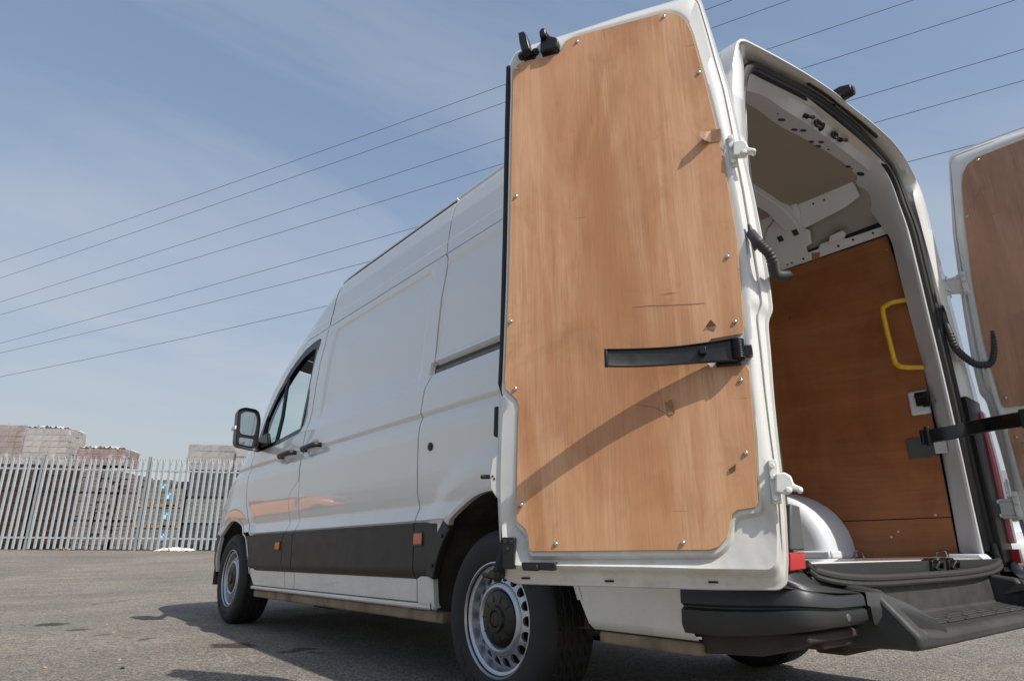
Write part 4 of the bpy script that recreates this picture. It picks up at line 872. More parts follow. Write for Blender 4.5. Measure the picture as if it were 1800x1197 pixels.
# ---- rear doors (built in door coordinates: x = along from the hinge, y = towards the inner face, z up)
def door(s, H, ang, mats, left):
    dm, plym = mats
    OUT = [(0.035,0.472),(0.016,0.487),(0.005,0.548),(-0.005,0.673),(-0.007,0.765),(-0.008,0.86),(-0.012,0.991),(-0.019,1.127),(-0.022,1.207),(-0.026,1.233),(-0.041,1.258),(-0.043,1.36),(-0.041,1.455),(-0.036,1.565),(-0.03,1.678),(-0.021,1.785),(-0.011,1.929),(0.002,2.081),(0.022,2.218),(0.041,2.36),(0.058,2.473),(0.076,2.498),(0.12,2.5),(0.203,2.497),(0.329,2.494),(0.461,2.483),(0.585,2.474),(0.642,2.473),(0.712,2.467),(0.772,2.452),(0.793,2.409),(0.799,2.171),(0.811,1.688),(0.823,1.257),(0.829,1.078),(0.839,1.05),(0.843,0.89),(0.842,0.728),(0.836,0.624),(0.829,0.548),(0.819,0.515),(0.823,0.497),(0.784,0.481),(0.531,0.476),(0.213,0.471)]
    PLY = [(0.758,2.313),(0.739,2.334),(0.696,2.34),(0.584,2.33),(0.564,2.353),(0.55,2.385),(0.521,2.394),(0.183,2.396),(0.145,2.378),(0.117,2.339),(0.102,2.28),(0.075,2.058),(0.049,1.787),(0.037,1.481),(0.048,1.195),(0.055,1.175),(0.143,1.169),(0.156,1.156),(0.16,1.099),(0.152,1.084),(0.055,1.085),(0.048,1.064),(0.054,0.887),(0.066,0.696),(0.074,0.684),(0.122,0.678),(0.136,0.667),(0.143,0.641),(0.154,0.608),(0.18,0.583),(0.203,0.576),(0.709,0.574),(0.718,0.582),(0.721,0.618),(0.729,0.638),(0.756,0.661),(0.758,0.705),(0.748,1.013),(0.755,1.037),(0.792,1.074),(0.794,1.11),(0.779,1.439),(0.769,1.834)]
    PS = [(0.753,2.346),(0.696,2.345),(0.562,2.352),(0.521,2.394),(0.183,2.396),(0.145,2.378),(0.117,2.339),(0.102,2.28),(0.075,2.058),(0.049,1.787),(0.037,1.481),(0.048,1.195),(0.054,1.085),(0.054,0.887),(0.066,0.696),(0.074,0.684),(0.122,0.678),(0.136,0.667),(0.143,0.641),(0.154,0.608),(0.18,0.583),(0.203,0.576),(0.709,0.574),(0.718,0.582),(0.721,0.618),(0.729,0.638),(0.756,0.661),(0.758,0.705),(0.748,1.013),(0.755,1.037),(0.792,1.074),(0.794,1.11),(0.779,1.439),(0.758,2.313)]
    oa = np.array(OUT, float); N_ = 640
    def polar(poly, c, th):
        P = np.array(poly, float); Q = np.roll(P, -1, 0); out = []
        for a in th:
            dx, dz = math.cos(a), math.sin(a); best = 0
            e_ = Q - P; den = dx * e_[:, 1] - dz * e_[:, 0]; w0 = P - c
            with np.errstate(divide='ignore', invalid='ignore'):
                t_ = (w0[:, 0] * e_[:, 1] - w0[:, 1] * e_[:, 0]) / den; u_ = (w0[:, 0] * dz - w0[:, 1] * dx) / den
            ok = (np.abs(den) > 1e-12) & (u_ >= -1e-9) & (u_ <= 1 + 1e-9) & (t_ > 0); best = t_[ok].max() if ok.any() else 0
            out.append((c[0] + dx * best, c[1] + dz * best))
        return np.array(out)
    c0_ = np.array((.42, 1.45)); q_ = np.linspace(0, 1, N_, endpoint=False)
    seq = np.array(roundpoly(OUT, .012, 3)); dq = np.r_[0, np.cumsum(np.linalg.norm(np.diff(np.r_[seq, seq[:1]], axis=0), axis=1))]; ss = np.r_[seq, seq[:1]]
    OO = np.stack([np.interp(q_ * dq[-1], dq, ss[:, 0]), np.interp(q_ * dq[-1], dq, ss[:, 1])], -1)
    th = np.arctan2(OO[:, 1] - c0_[1], OO[:, 0] - c0_[0]); PP_ = polar(roundpoly(PS, .02, 3), c0_, th)
    D_ = np.linalg.norm(PP_ - OO, axis=1); U_ = (PP_ - OO) / D_[:, None]
    rings = []
    hs = sstep(.35, .12, OO[:, 0]) * sstep(.5, .62, OO[:, 1]); bt = sstep(.62, .55, OO[:, 1])
    def rg(dist, y): 
        dd_ = np.minimum(dist, D_ * .96); rings.append(np.stack([OO[:, 0] + U_[:, 0] * dd_, y + 0 * dd_, OO[:, 1] + U_[:, 1] * dd_], -1))
    k_ = np.clip(D_ / .075, .25, 1.0)
    rg(.004, -.082); rg(.0, -.074); rg(0, -.060); rg(.003, -.056); rg(.012 * k_, -.056)
    rg(.018 * k_, -.052 + .004 * hs); rg(.026 * k_, -.048 + .016 * hs); rg(.031 * k_, -.046 + .016 * hs); rg(.036 * k_, -.042 + .006 * hs)
    rg(.042 * k_, -.030 + .0 * hs); rg(.050 * k_, -.014); rg(.058 * k_, -.006)
    rings.append(np.stack([PP_[:, 0] - U_[:, 0] * np.minimum(.024, D_ * .30), -.001 - .020 * bt, PP_[:, 1] - U_[:, 1] * np.minimum(.024, D_ * .30)], -1))
    rings.append(np.stack([PP_[:, 0] - U_[:, 0] * np.minimum(.013, D_ * .2), .0005 - .004 * bt, PP_[:, 1] - U_[:, 1] * np.minimum(.013, D_ * .2)], -1))
    rings.append(np.stack([PP_[:, 0] - U_[:, 0] * .003, -.004 + 0 * D_, PP_[:, 1] - U_[:, 1] * .003], -1))
    rings.append(np.stack([PP_[:, 0] + U_[:, 0] * .01, -.006 + 0 * D_, PP_[:, 1] + U_[:, 1] * .01], -1))
    mb = MB(); V = [(p[0], s * p[1], p[2]) for r_ in rings for p in r_]; F = [(r_ * N_ + i, r_ * N_ + (i + 1) % N_, (r_ + 1) * N_ + (i + 1) % N_, (r_ + 1) * N_ + i) for r_ in range(len(rings) - 1) for i in range(N_)]
    F += [tuple(range(N_)), tuple((len(rings) - 1) * N_ + i for i in range(N_))]; mb.add(V, F)
    rd = mb.build('rear_door', dm, van, Vector(H) + VO, (0, 0, ang), angle=50)
    pp = [tuple(p) for p in PLY]
    mb = MB(); mb.prism(pp, lambda p, d: (p[0], s * d, p[1]), -.004, .0055)
    me = mesh('plywood_panel', mb.v, mb.f, plym, smooth=False, bevel=.0012, seg=1, mats=[plym, M['plyedge']], fm=None)
    for p_ in me.polygons: p_.material_index = 0 if len(p_.vertices) > 4 else 1
    obj('plywood_panel', me, rd)
    for p in [(0.744,2.315),(0.507,2.366),(0.19,2.378),(0.093,2.109),(0.75,1.768),(0.071,1.424),(0.071,1.214),(0.772,1.302),(0.757,1.071),(0.074,1.037),(0.083,0.83),(0.74,0.709),(0.635,0.595),(0.272,0.595)]:
        m2 = MB(); V, F = lathe([(.0, .0045), (.0026, .0045), (.0027, .0060), (.0045, .0053), (.0062, .0032), (.0068, .0)], 14); m2.add([(y, s * (x + .0055), z) for x, y, z in V], F)
        me2 = SCREW.get(s)
        if me2 is None: me2 = mesh('screw', m2.v, m2.f, M['screw'], angle=50); SCREW[s] = me2
        obj('screw', me2, rd, (p[0], 0, p[1]))
    return rd
SCREW = {}
AL = math.atan2(.848, -.53)
ld = door(1, (-1.06, -.085, 0), math.atan2(math.sin(R_(58)), -math.cos(R_(58))), (M['doorwhite'], M['ply']), True)
ld['label'] = 'left rear door swung round towards the side with sunlit plywood lining'
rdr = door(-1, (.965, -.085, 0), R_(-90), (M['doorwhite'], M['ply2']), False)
rdr.scale = (1.05, 1, 1.052); rdr.location.z -= .026; rdr.location.x -= .018; rdr.location.y += .028
rdr['label'] = 'right rear door held open square by its black check strap, in shade'
def dl(mb, name, mat, par=None, **kw): return mb.each(name, M[mat], par or ld, **kw)
def dprism(name, pts, y0, y1, mat, par=None, s=1, rnd=0, **kw):
    q = roundpoly([tuple(p) for p in pts], rnd) if rnd else pts
    mb = MB(); mb.prism(q, lambda p, d: (p[0], s * d, p[1]), y0, y1); return dl(mb, name, mat, par, **kw)
for par, s in ((ld, 1), (rdr, -1)):
    es = [(0.78,2.378),(0.786,2.128),(0.795,1.657),(0.806,1.238),(0.812,1.106),(0.808,1.064)]
    mb = MB(); mb.tube([(p[0] + .012, s * -.050, p[1]) for p in es], [.014] * 5 + [.004], 8); mb.tube([(p[0] + .004, s * -.075, p[1]) for p in es], [.014] * 5 + [.004], 8); dl(mb, 'edge_seal', 'rubber', par)
    lp = [(0.806,0.913),(0.821,0.87),(0.844,0.854),(0.852,0.803),(0.849,0.762),(0.832,0.738),(0.815,0.723),(0.806,0.686),(0.786,0.685),(0.779,0.911)]
    dprism('latch_plate', lp, -.035, -.014, 'doorwhite', par, s, bevel=.003)
    pin = [(0.887,0.802),(0.856,0.8)]; mb = MB(); mb.tube([(pin[0][0], s * -.03, pin[0][1]), (pin[1][0] - .02, s * -.03, pin[1][1])], .007, 8); dl(mb, 'catch_pin', 'conduit', par)
    mb = MB()
    for p in [(0.842,0.8),(0.836,0.792)]: mb.cyl((p[0], s * -.02, p[1]), (p[0], s * -.0125, p[1]), .0035, 10)
    dl(mb, 'plate_hole', 'black', par)
    mb = MB()
    for p in [(0.8,0.894),(0.8,0.851),(0.802,0.795),(0.802,0.752),(0.804,0.698)]: mb.cyl((p[0], s * -.016, p[1]), (p[0], s * -.0125, p[1]), .004, 8)
    dl(mb, 'rivet', 'castwhite', par)
    hpnt = [(0.866,1.041),(0.849,1.04),(0.849,0.935),(0.869,0.94)]
    dprism('outer_handle', hpnt, -.13, -.085, 'black', par, s, bevel=.005)
    kp = [(0.804,0.616),(0.764,0.615),(0.766,0.525),(0.802,0.525)]
    kb = dprism('corner_plate', kp, -.022, .004, 'black', par, s, rnd=.006, bevel=.002)
    mb = MB()
    for p in [(0.793,0.604),(0.773,0.604),(0.784,0.583)]: mb.cyl((p[0], s * .003, p[1]), (p[0], s * .008, p[1]), .005, 10)
    dl(mb, 'plate_screw', 'conduit', par)
    lk = [(0.741,0.544),(0.636,0.544),(0.642,0.521),(0.664,0.522),(0.694,0.523),(0.738,0.525)]
    dprism('bottom_latch', lk, -.03, .012, 'black', par, s, bevel=.003)
    l2 = [(0.734,0.536),(0.688,0.538),(0.685,0.52),(0.734,0.522)]; dprism('latch_claw', l2, .0, .022, 'black', par, s, bevel=.003)
    bf = [(0.876,0.514),(0.815,0.519),(0.815,0.498),(0.841,0.494),(0.875,0.501)]; dprism('door_buffer', bf, -.06, -.01, 'rubber', par, s, bevel=.006)
    rod = [(0.817,0.689),(0.815,0.614),(0.82,0.557),(0.831,0.517),(0.835,0.486)]; mb = MB(); mb.tube([(p[0] + .002, s * -.045, p[1]) for p in rod], [.006, .008, .016, .018, .012], 8); dl(mb, 'bottom_seal_end', 'rubber', par)
    for hole in [(0.493,0.492),(0.205,0.492),(0.747,0.498)]: 
        mb = MB(); mb.tube([(hole[0] - .013, s * -.0495, hole[1]), (hole[0] + .013, s * -.0495, hole[1])], [.003, .003], 8); dl(mb, 'drain_hole', 'drum', par)
    # top latches
    for (base, spine) in (([(0.732,2.361),(0.713,2.377),(0.682,2.367),(0.666,2.355),(0.678,2.34),(0.709,2.344)], [(0.722,2.438),(0.701,2.44),(0.69,2.423),(0.677,2.35),(0.709,2.347),(0.718,2.394)]),):
        dprism('top_latch_base', base, -.018, .004, 'black', par, s, bevel=.003); tl_ = dprism('top_latch', spine, -.005, .050, 'black', par, s, bevel=.004)
    mb = MB()
    for p in [(0.723,2.366),(0.668,2.369)]: mb.cyl((p[0], s * -.02, p[1]), (p[0], s * .014, p[1]), .014, 12); 
    dl(mb, 'latch_bolt', 'black', par, bevel=.004)
    mb = MB()
    for p in [(0.723,2.366),(0.668,2.369)]: mb.cyl((p[0], s * .01, p[1]), (p[0], s * .018, p[1]), .007, 8)
    dl(mb, 'bolt_head', 'conduit', par)
    gb = [(0.644,2.345),(0.577,2.346),(0.572,2.376),(0.58,2.392),(0.604,2.407),(0.62,2.433),(0.633,2.437),(0.642,2.422)]
    dprism('latch_guide', gb, -.012, .028, 'black', par, s, bevel=.006, seg=3)
    g2 = [(0.638,2.391),(0.614,2.399),(0.615,2.432),(0.633,2.435),(0.642,2.422)]; dprism('guide_funnel', g2, .02, .048, 'black', par, s, bevel=.008, seg=3)
    # check-strap seat (white recess shows the frame)
    sc_ = [(.1, 0)]
    # hinges
    HZ = [(-0.008,1.784),(-0.004,0.747)]
    for hz_, up_ in ((HZ[0][1], 1), (HZ[1][1], -1)):
        hg = obj('hinge', None, par, (.030, .012 * s, hz_)); hg.scale = (.78, .9, .74)
        mb = MB(); mb.prism(roundpoly([(.000, -.075), (.030, -.075), (.028, .085), (-.002, .085)], .008), lambda p, d: (p[0] - .030, s * d, p[1]), -.02, -.008); mb.build('hinge_plate', M['castwhite'], hg, bevel=.003)
        mb = MB()
        for zz_ in (-.055, .02, .062): mb.cyl((-.012, s * -.012, zz_), (-.012, s * .006, zz_), .010, 6)
        mb.each('hinge_bolt', M['castwhite'], hg, bevel=.002)
        if left_ := (s > 0):
            arm = [(-.012, -.035), (-.050, -.045), (-.070, -.030), (-.100, -.040), (-.102, -.022), (-.075, -.008), (-.070, .020), (-.05, .035), (-.020, .030)]
            mb = MB(); mb.prism(arm, lambda p, d: (p[0], s * d, p[1]), -.012, .014); mb.cyl((-.055, s * -.016, -.03), (-.055, s * .02, -.03), .012, 12); mb.cyl((-.092, s * -.014, -.032), (-.092, s * .018, -.032), .009, 12)
            mb.build('hinge_arm', M['castwhite'], hg, bevel=.006, seg=3)
# right hinges reach across to the body
for hz_ in (1.862, .752):
    mb = MB(); mb.box((.945, .005, hz_), (.05, .016, .12)); mb.prism([(.955, -.0), (.985, -.03), (.985, -.10), (.955, -.06)], lambda p, d: (p[0], p[1], d), hz_ - .045, hz_ - .030); mb.prism([(.955, -.0), (.985, -.03), (.985, -.10), (.955, -.06)], lambda p, d: (p[0], p[1], d), hz_ + .030, hz_ + .045)
    mb.cyl((.972, -.05, hz_ - .055), (.972, -.05, hz_ + .055), .011, 12); mb.box((.962, -.03, hz_), (.01, .06, .06)); mb.cyl((.93, -.004, hz_ + .03), (.93, -.012, hz_ + .03), .010, 6); mb.cyl((.93, -.004, hz_ - .03), (.93, -.012, hz_ - .03), .010, 6)
    mb.build('body_hinge', M['castwhite'], van, VO, bevel=.004)
# left check strap, hanging free from its pivot
def strap_pts(row):
    out = []
    for (p, n_) in row: out.append((p[0], n_, p[1]))
    return out
top = [(q[0], n_, q[1]) for q, n_ in (([(0.069,1.157)][0], .03), ([(0.151,1.146)][0], .044), ([(0.254,1.136)][0], .070), ([(0.347,1.13)][0], .108), ([(0.425,1.124)][0], .152))]
btm = [(q[0], n_, q[1]) for q, n_ in (([(0.076,1.087)][0], .03), ([(0.156,1.088)][0], .044), ([(0.258,1.083)][0], .070), ([(0.351,1.077)][0], .108), ([(0.426,1.073)][0], .152))]
T = smoothpath(top, 20); B = smoothpath(btm, 20); V = []; F = []
for a, b in zip(T, B):
    h = (b - a); 
    for (t_, dn) in ((-.01, -.006), (-.01, .012), (.06, .012), (.075, .003), (.5, .001), (.925, .003), (.94, .012), (1.01, .012), (1.01, -.006)):
        q = a + h * t_; V.append((q[0], q[1] + dn, q[2]))
m_ = 9
for i in range(19):
    for q in range(m_): F.append((i * m_ + q, i * m_ + (q + 1) % m_, (i + 1) * m_ + (q + 1) % m_, (i + 1) * m_ + q))
F += [tuple(range(m_))[::-1], tuple(19 * m_ + q for q in range(m_))]
st_ = obj('check_strap', mesh('check_strap', V, F, M['strapblack'], bevel=.0015), ld)
e = (T[-1] + B[-1]) / 2; mb = MB(); mb.tube([tuple(T[-1] + np.array((.004, .004, .002))), tuple(B[-1] + np.array((.004, .004, -.002)))], .006, 8)
hx, hzp = [(0.072,1.123)][0]
mb.cyl((hx, .018, hzp - .030), (hx, .018, hzp + .030), .017, 14)
for k in range(9): mb.tube([(hx + .0175 * math.cos(a), .030 + .0175 * math.sin(a), hzp - .026 + k * .0065) for a in np.linspace(0, 2 * math.pi, 13)], .0028, 6)
mb.box((hx - .028, .012, hzp - .004), (.022, .03, .030)); mb.box((hx + .03, .010, hzp - .034), (.07, .02, .016)); mb.box((hx + .095, .060, hzp - .004), (.018, .02, .020))
dl(mb, 'strap_pivot', 'strapblack', None, bevel=.002)
# right check strap: pillar to door
mb = MB(); sp_ = [(0.589,0.1,1.065)] + [(0.588,0.02,1.069)] + [(0.635,-0.05,1.085)] + [(0.591,-0.16,1.086)] + [(0.426,-0.3,1.064)]
A_ = Vector(sp_[0]); seg_ = [Vector(q) for q in smoothpath(sp_, 11)]; Bq = seg_[-1]
V = []; F = []
for i, p in enumerate(seg_):
    for (dx, dz) in ((-.008, -.030), (-.008, .030), (.008, .030), (.008, -.030)): V.append((p.x + dx, p.y, p.z + dz))
for i in range(10):
    for q in range(4): F.append((i * 4 + q, i * 4 + (q + 1) % 4, (i + 1) * 4 + (q + 1) % 4, (i + 1) * 4 + q))
F += [(0, 1, 2, 3), (40, 41, 42, 43)]; mb.add(V, F); mb.cyl((A_.x, A_.y + .005, A_.z - .042), (A_.x, A_.y + .005, A_.z + .045), .013, 12); mb.cyl((A_.x + .004, A_.y + .03, A_.z - .034), (A_.x + .004, A_.y + .03, A_.z + .034), .010, 10); mb.box((Bq.x, Bq.y - .02, Bq.z), (.03, .06, .075)); mb.build('check_strap', M['strapblack'], van, VO, bevel=.004)
# peeling tape and splinters on the plywood
tp = [(0.076,1.877),(0.046,1.874),(0.051,1.828),(0.082,1.831)]; dprism('tape_patch', tp, .0065, .0072, 'tape')
a_ = [(0.076,1.873),(0.082,1.831),(0.114,1.84),(0.11,1.863)]; V = [(a_[0][0], .0075, a_[0][1]), (a_[1][0], .0075, a_[1][1]), (a_[2][0], .040, a_[2][1]), (a_[3][0], .034, a_[3][1])]
V += [((V[1][0] + V[2][0]) / 2, .026, (V[1][2] + V[2][2]) / 2 - .006), ((V[0][0] + V[3][0]) / 2, .016, (V[0][2] + V[3][2]) / 2)]
mb = MB(); mb.add(V, [(0, 1, 4, 5), (5, 4, 2, 3)]); mb.add([(x, y + .0006, z) for x, y, z in V], [(0, 1, 4, 5), (5, 4, 2, 3)]); dl(mb, 'tape_flap', 'tape', None, smooth=False)
for tri in ([(0.156,1.208),(0.138,1.226),(0.125,1.208),(0.131,1.193)], [(0.293,0.988),(0.27,0.995),(0.265,0.954),(0.283,0.95)], [(0.134,0.787),(0.112,0.8),(0.115,0.783),(0.129,0.779)], [(0.734,0.711),(0.751,0.683),(0.756,0.7),(0.745,0.709)]):
    V = [(p[0], .0068 + (.010 if i == 1 else 0) * (0 if tri[0][1] < .95 and tri[0][0] > .2 else 1), p[1]) for i, p in enumerate(tri)]; mb = MB(); mb.add(V, [tuple(range(len(V)))]); mb.add([(x, y + .0006, z) for x, y, z in V], [tuple(range(len(V)))]); dl(mb, 'torn_tape', 'tape', None, smooth=False)
M['scuff'] = flat('dark_scuff', (.26, .15, .085), .7)
for pl, w_ in (([(0.366,1.299),(0.319,1.297),(0.25,1.29),(0.191,1.285),(0.149,1.284)], .0016), ([(0.374,0.989),(0.332,0.981),(0.305,0.967),(0.274,0.941)], .0014)):
    P_ = [(p[0], .0061, p[1]) for p in pl]; V = [(x, y, z + w_ * (.4 if i in (0, len(P_) - 1) else 1)) for i, (x, y, z) in enumerate(P_)] + [(x, y, z - w_ * .6) for x, y, z in P_]; n_ = len(P_)
    mb = MB(); mb.add(V, [(i, i + 1, n_ + i + 1, n_ + i) for i in range(n_ - 1)]); dl(mb, 'scuff_mark', 'scuff', None, smooth=False)
# wiring conduits
def conduit(name, pts, r, par, n=90, r_end=None, loc=None):
    P = smoothpath(pts, n); rs = [r * (1 + (.10 if (i % 3) == 0 else -.06)) for i in range(n)]
    for i in range(int(n * .22)): rs[i] = r * 1.02
    mb = MB(); mb.tube([tuple(p) for p in P], rs, 12); o = mb.build(name, M['conduit'], par, loc); return o
c0 = [(-0.005,1.498),(-0.017,1.461),(-0.033,1.43),(-0.046,1.409),(-0.053,1.386),(-0.041,1.367)]
conduit('wiring_conduit', [(c0[0][0], -.012, c0[0][1]), (c0[1][0], .010, c0[1][1]), (c0[2][0], .020, c0[2][1]), (c0[3][0], .018, c0[3][1]), (c0[4][0], .0, c0[4][1]), (c0[5][0] - .02, -.05, c0[5][1]), (c0[5][0] - .06, -.12, c0[5][1] + .02)], .0155, ld)
gp = [(0.003,1.53),(-0.009,1.52),(-0.018,1.445),(-0.008,1.435),(0.003,1.485)]; dprism('conduit_grommet', gp, -.02, .004, 'conduit', bevel=.006)
rc_ = [(0.832,0.02,1.69),(0.814,0.02,1.588),(0.825,0.02,1.502),(0.877,0.02,1.439),(0.982,0.02,1.413)]; 
cp = [(rc_[0][0], .02, rc_[0][2]), (rc_[1][0], .0, rc_[1][2]), (rc_[2][0], -.01, rc_[2][2]), (.90, -.03, 1.452), (.925, -.06, 1.425), (.945, -.105, 1.428), (.950, -.128, 1.475), (.952, -.138, 1.53), (.956, -.142, 1.58)]
conduit('wiring_conduit', cp, .0165, van, 110, loc=VO)
mb = MB(); mb.tube([(rc_[0][0] - .022, .018, rc_[0][2] - .03), (rc_[0][0] - .018, .014, rc_[0][2] + .02), (rc_[0][0] + .004, .012, rc_[0][2] + .04), (rc_[0][0] + .024, .012, rc_[0][2] + .01), (rc_[0][0] + .028, .012, rc_[0][2] - .05)], .007, 8); mb.build('conduit_grommet', M['black'], van, VO)

# ================================================================== PALISADE FENCE
M['galv'] = flat('galvanised_steel', (.43, .47, .495), .42, .35, var=.15, vscale=5)
M['galvpost'] = flat('galvanised_post', (.30, .32, .33), .5, .3, var=.15, vscale=5)
def FP(s_, off, z): q = FA + FT * s_ + FN * off; return Vector((q[0], q[1], z))
def pale_mesh():
    sec = [(-.038, .004), (-.022, -.010), (-.009, -.010), (0, .003), (.009, -.010), (.022, -.010), (.038, .004)]; mb = MB(); V = []; F = []; n_ = len(sec)
    for z in (.03, 2.27):
        for (x, y) in sec: V.append((x, y, z))
    for (x, y) in sec: V.append((x, y + .004, .03))
    for (x, y) in sec: V.append((x, y + .004, 2.27))
    for i in range(n_ - 1): F += [(i, i + 1, n_ + i + 1, n_ + i), (2 * n_ + i, 2 * n_ + i + 1, 3 * n_ + i + 1, 3 * n_ + i)]
    mb.add(V, F)
    for (a, b, tip) in ((0, 2, (-.040, -.035, 2.40)), (2, 4, (0, .006, 2.44)), (4, 6, (.040, -.035, 2.40))):
        A_ = sec[a]; B_ = sec[b]; mid = ((A_[0] + B_[0]) / 2, (A_[1] + B_[1]) / 2); mb.add([(A_[0], A_[1], 2.27), (B_[0], B_[1], 2.27), (B_[0] * .8 + tip[0] * .25, B_[1], 2.34), tip, (A_[0] * .8 + tip[0] * .25, A_[1], 2.34)], [(0, 1, 2, 3, 4)])
    for z in (.31, 2.07): mb.box((0, -.004, z), (.022, .016, .022))
    return mesh('pale', mb.v, mb.f, M['galv'], smooth=False)
PALE = pale_mesh()
def fence(label, org, tdir, s0, s1, z0, bay=2.70):
    rz = math.atan2(tdir[1], tdir[0]); f = thing('palisade_fence', label, 'fence', (org[0], org[1], z0), rz, 'palisade fences round the yard')
    mb = MB(); mb.box((0, 0, 1.22), (.06, .10, 2.44)); mb.box((0, .0, 2.445), (.064, .104, .012)); pm = mesh('post', mb.v, mb.f, M['galvpost'], smooth=False, bevel=.004)
    k0, k1 = math.floor(s0 / bay), math.ceil(s1 / bay)
    for k in range(k0, k1 + 1): obj('post', pm, f, (k * bay, .075, 0))
    mb = MB(); mb.box((bay / 2, .03, 0), (bay - .08, .045, .045)); rm = mesh('rail', mb.v, mb.f, M['galv'], smooth=False, bevel=.004)
    for k in range(k0, k1):
        for z in (.31, 2.07): obj('rail', rm, f, (k * bay, 0, z))
        for j in range(17):
            o = obj('pale', PALE, f, (k * bay + .106 + j * .1555 + RNG.normal(0, .003), 0, RNG.normal(0, .008))); o.rotation_euler = (RNG.normal(0, .005), RNG.normal(0, .0045), RNG.normal(0, .05))
    return f
fence('long galvanised palisade fence in front of the brick packs', FA, FT, -5.3, 10.7, FZ0)

# ================================================================== BRICK PACKS behind the fence
def brickmats(name, cols): return [flat('%s_%d' % (name, i), c, .85, var=.25, vscale=9, bump=.2, bscale=60) for i, c in enumerate(cols)]
BM = {'brown': brickmats('brown_brick', [(0.037, 0.022, 0.019), (0.053, 0.030, 0.025), (0.071, 0.041, 0.035)]),
      'mauve': brickmats('mauve_block', [(0.166, 0.133, 0.126), (0.194, 0.155, 0.144), (0.216, 0.169, 0.151)]),
      'red': brickmats('red_brick', [(0.255, 0.143, 0.112), (0.285, 0.169, 0.135), (0.225, 0.128, 0.105)]),
      'pink': brickmats('pale_brick', [(0.259, 0.187, 0.162), (0.288, 0.209, 0.180), (0.238, 0.169, 0.151)]),
      'pale': brickmats('dusty_brick', [(.36, .325, .30), (.40, .355, .325), (.33, .30, .28)]),
      'grey': brickmats('grey_block', [(0.160, 0.156, 0.152), (0.188, 0.184, 0.176), (0.208, 0.200, 0.192)]),
      'dark': brickmats('charcoal_block', [(.060, .060, .064), (.080, .080, .084), (.10, .10, .10)]),
      'light': brickmats('light_block', [(0.289, 0.276, 0.251), (0.323, 0.306, 0.281), (0.264, 0.255, 0.234)])}
M['wood'] = flat('pallet_wood', (.36, .24, .13), .8, var=.35, vscale=12)
M['core'] = flat('pack_shadow_core', (.05, .04, .036), .9)
M['bluelabel'] = flat('blue_label', (.04, .36, .58), .5)
M['whiteprint'] = flat('label_print', (.75, .78, .8), .6)
t = NT('plastic_wrap'); t.n.remove(t.b); v = t.coord()
tr = t.new('ShaderNodeBsdfTransparent'); df = t.new('ShaderNodeBsdfDiffuse'); df.inputs[0].default_value = (.72, .72, .73, 1); gs = t.new('ShaderNodeBsdfGlossy'); gs.inputs['Roughness'].default_value = .22; gs.inputs[0].default_value = (.85, .85, .87, 1)
m_a = t.new('ShaderNodeMixShader'); m_b = t.new('ShaderNodeMixShader'); m_a.inputs[0].default_value = .25; t.l.new(df.outputs[0], m_a.inputs[1]); t.l.new(gs.outputs[0], m_a.inputs[2])
t.l.new(t.ramp(t.noise(t.coord((1, 1, .45)), 5.0, 6, .65, .8), [(.36, .06), (.60, .30), (.72, .80)]), m_b.inputs[0]); t.l.new(tr.outputs[0], m_b.inputs[1]); t.l.new(m_a.outputs[0], m_b.inputs[2])
bp_ = t.new('ShaderNodeBump'); bp_.inputs['Strength'].default_value = .8; bp_.inputs['Distance'].default_value = .04; t.l.new(t.noise(t.coord((1, 1, .3)), 6, 5, .6, 1.0), bp_.inputs['Height']); t.l.new(bp_.outputs[0], gs.inputs['Normal'])
t.l.new(m_b.outputs[0], t.out.inputs[0]); M['wrap'] = t.m
M['film'] = flat('white_film', (.60, .59, .57), .4, var=.2, vscale=6)
BR = {}
def bmesh_brick(kind, i, w_, h_, d_):
    key = (kind, i, round(w_, 3), round(h_, 3), round(d_, 3))
    if key not in BR: mb = MB(); mb.box((0, 0, 0), (w_, d_, h_)); BR[key] = mesh('brick', mb.v, mb.f, BM[kind][i], smooth=False)
    return BR[key]
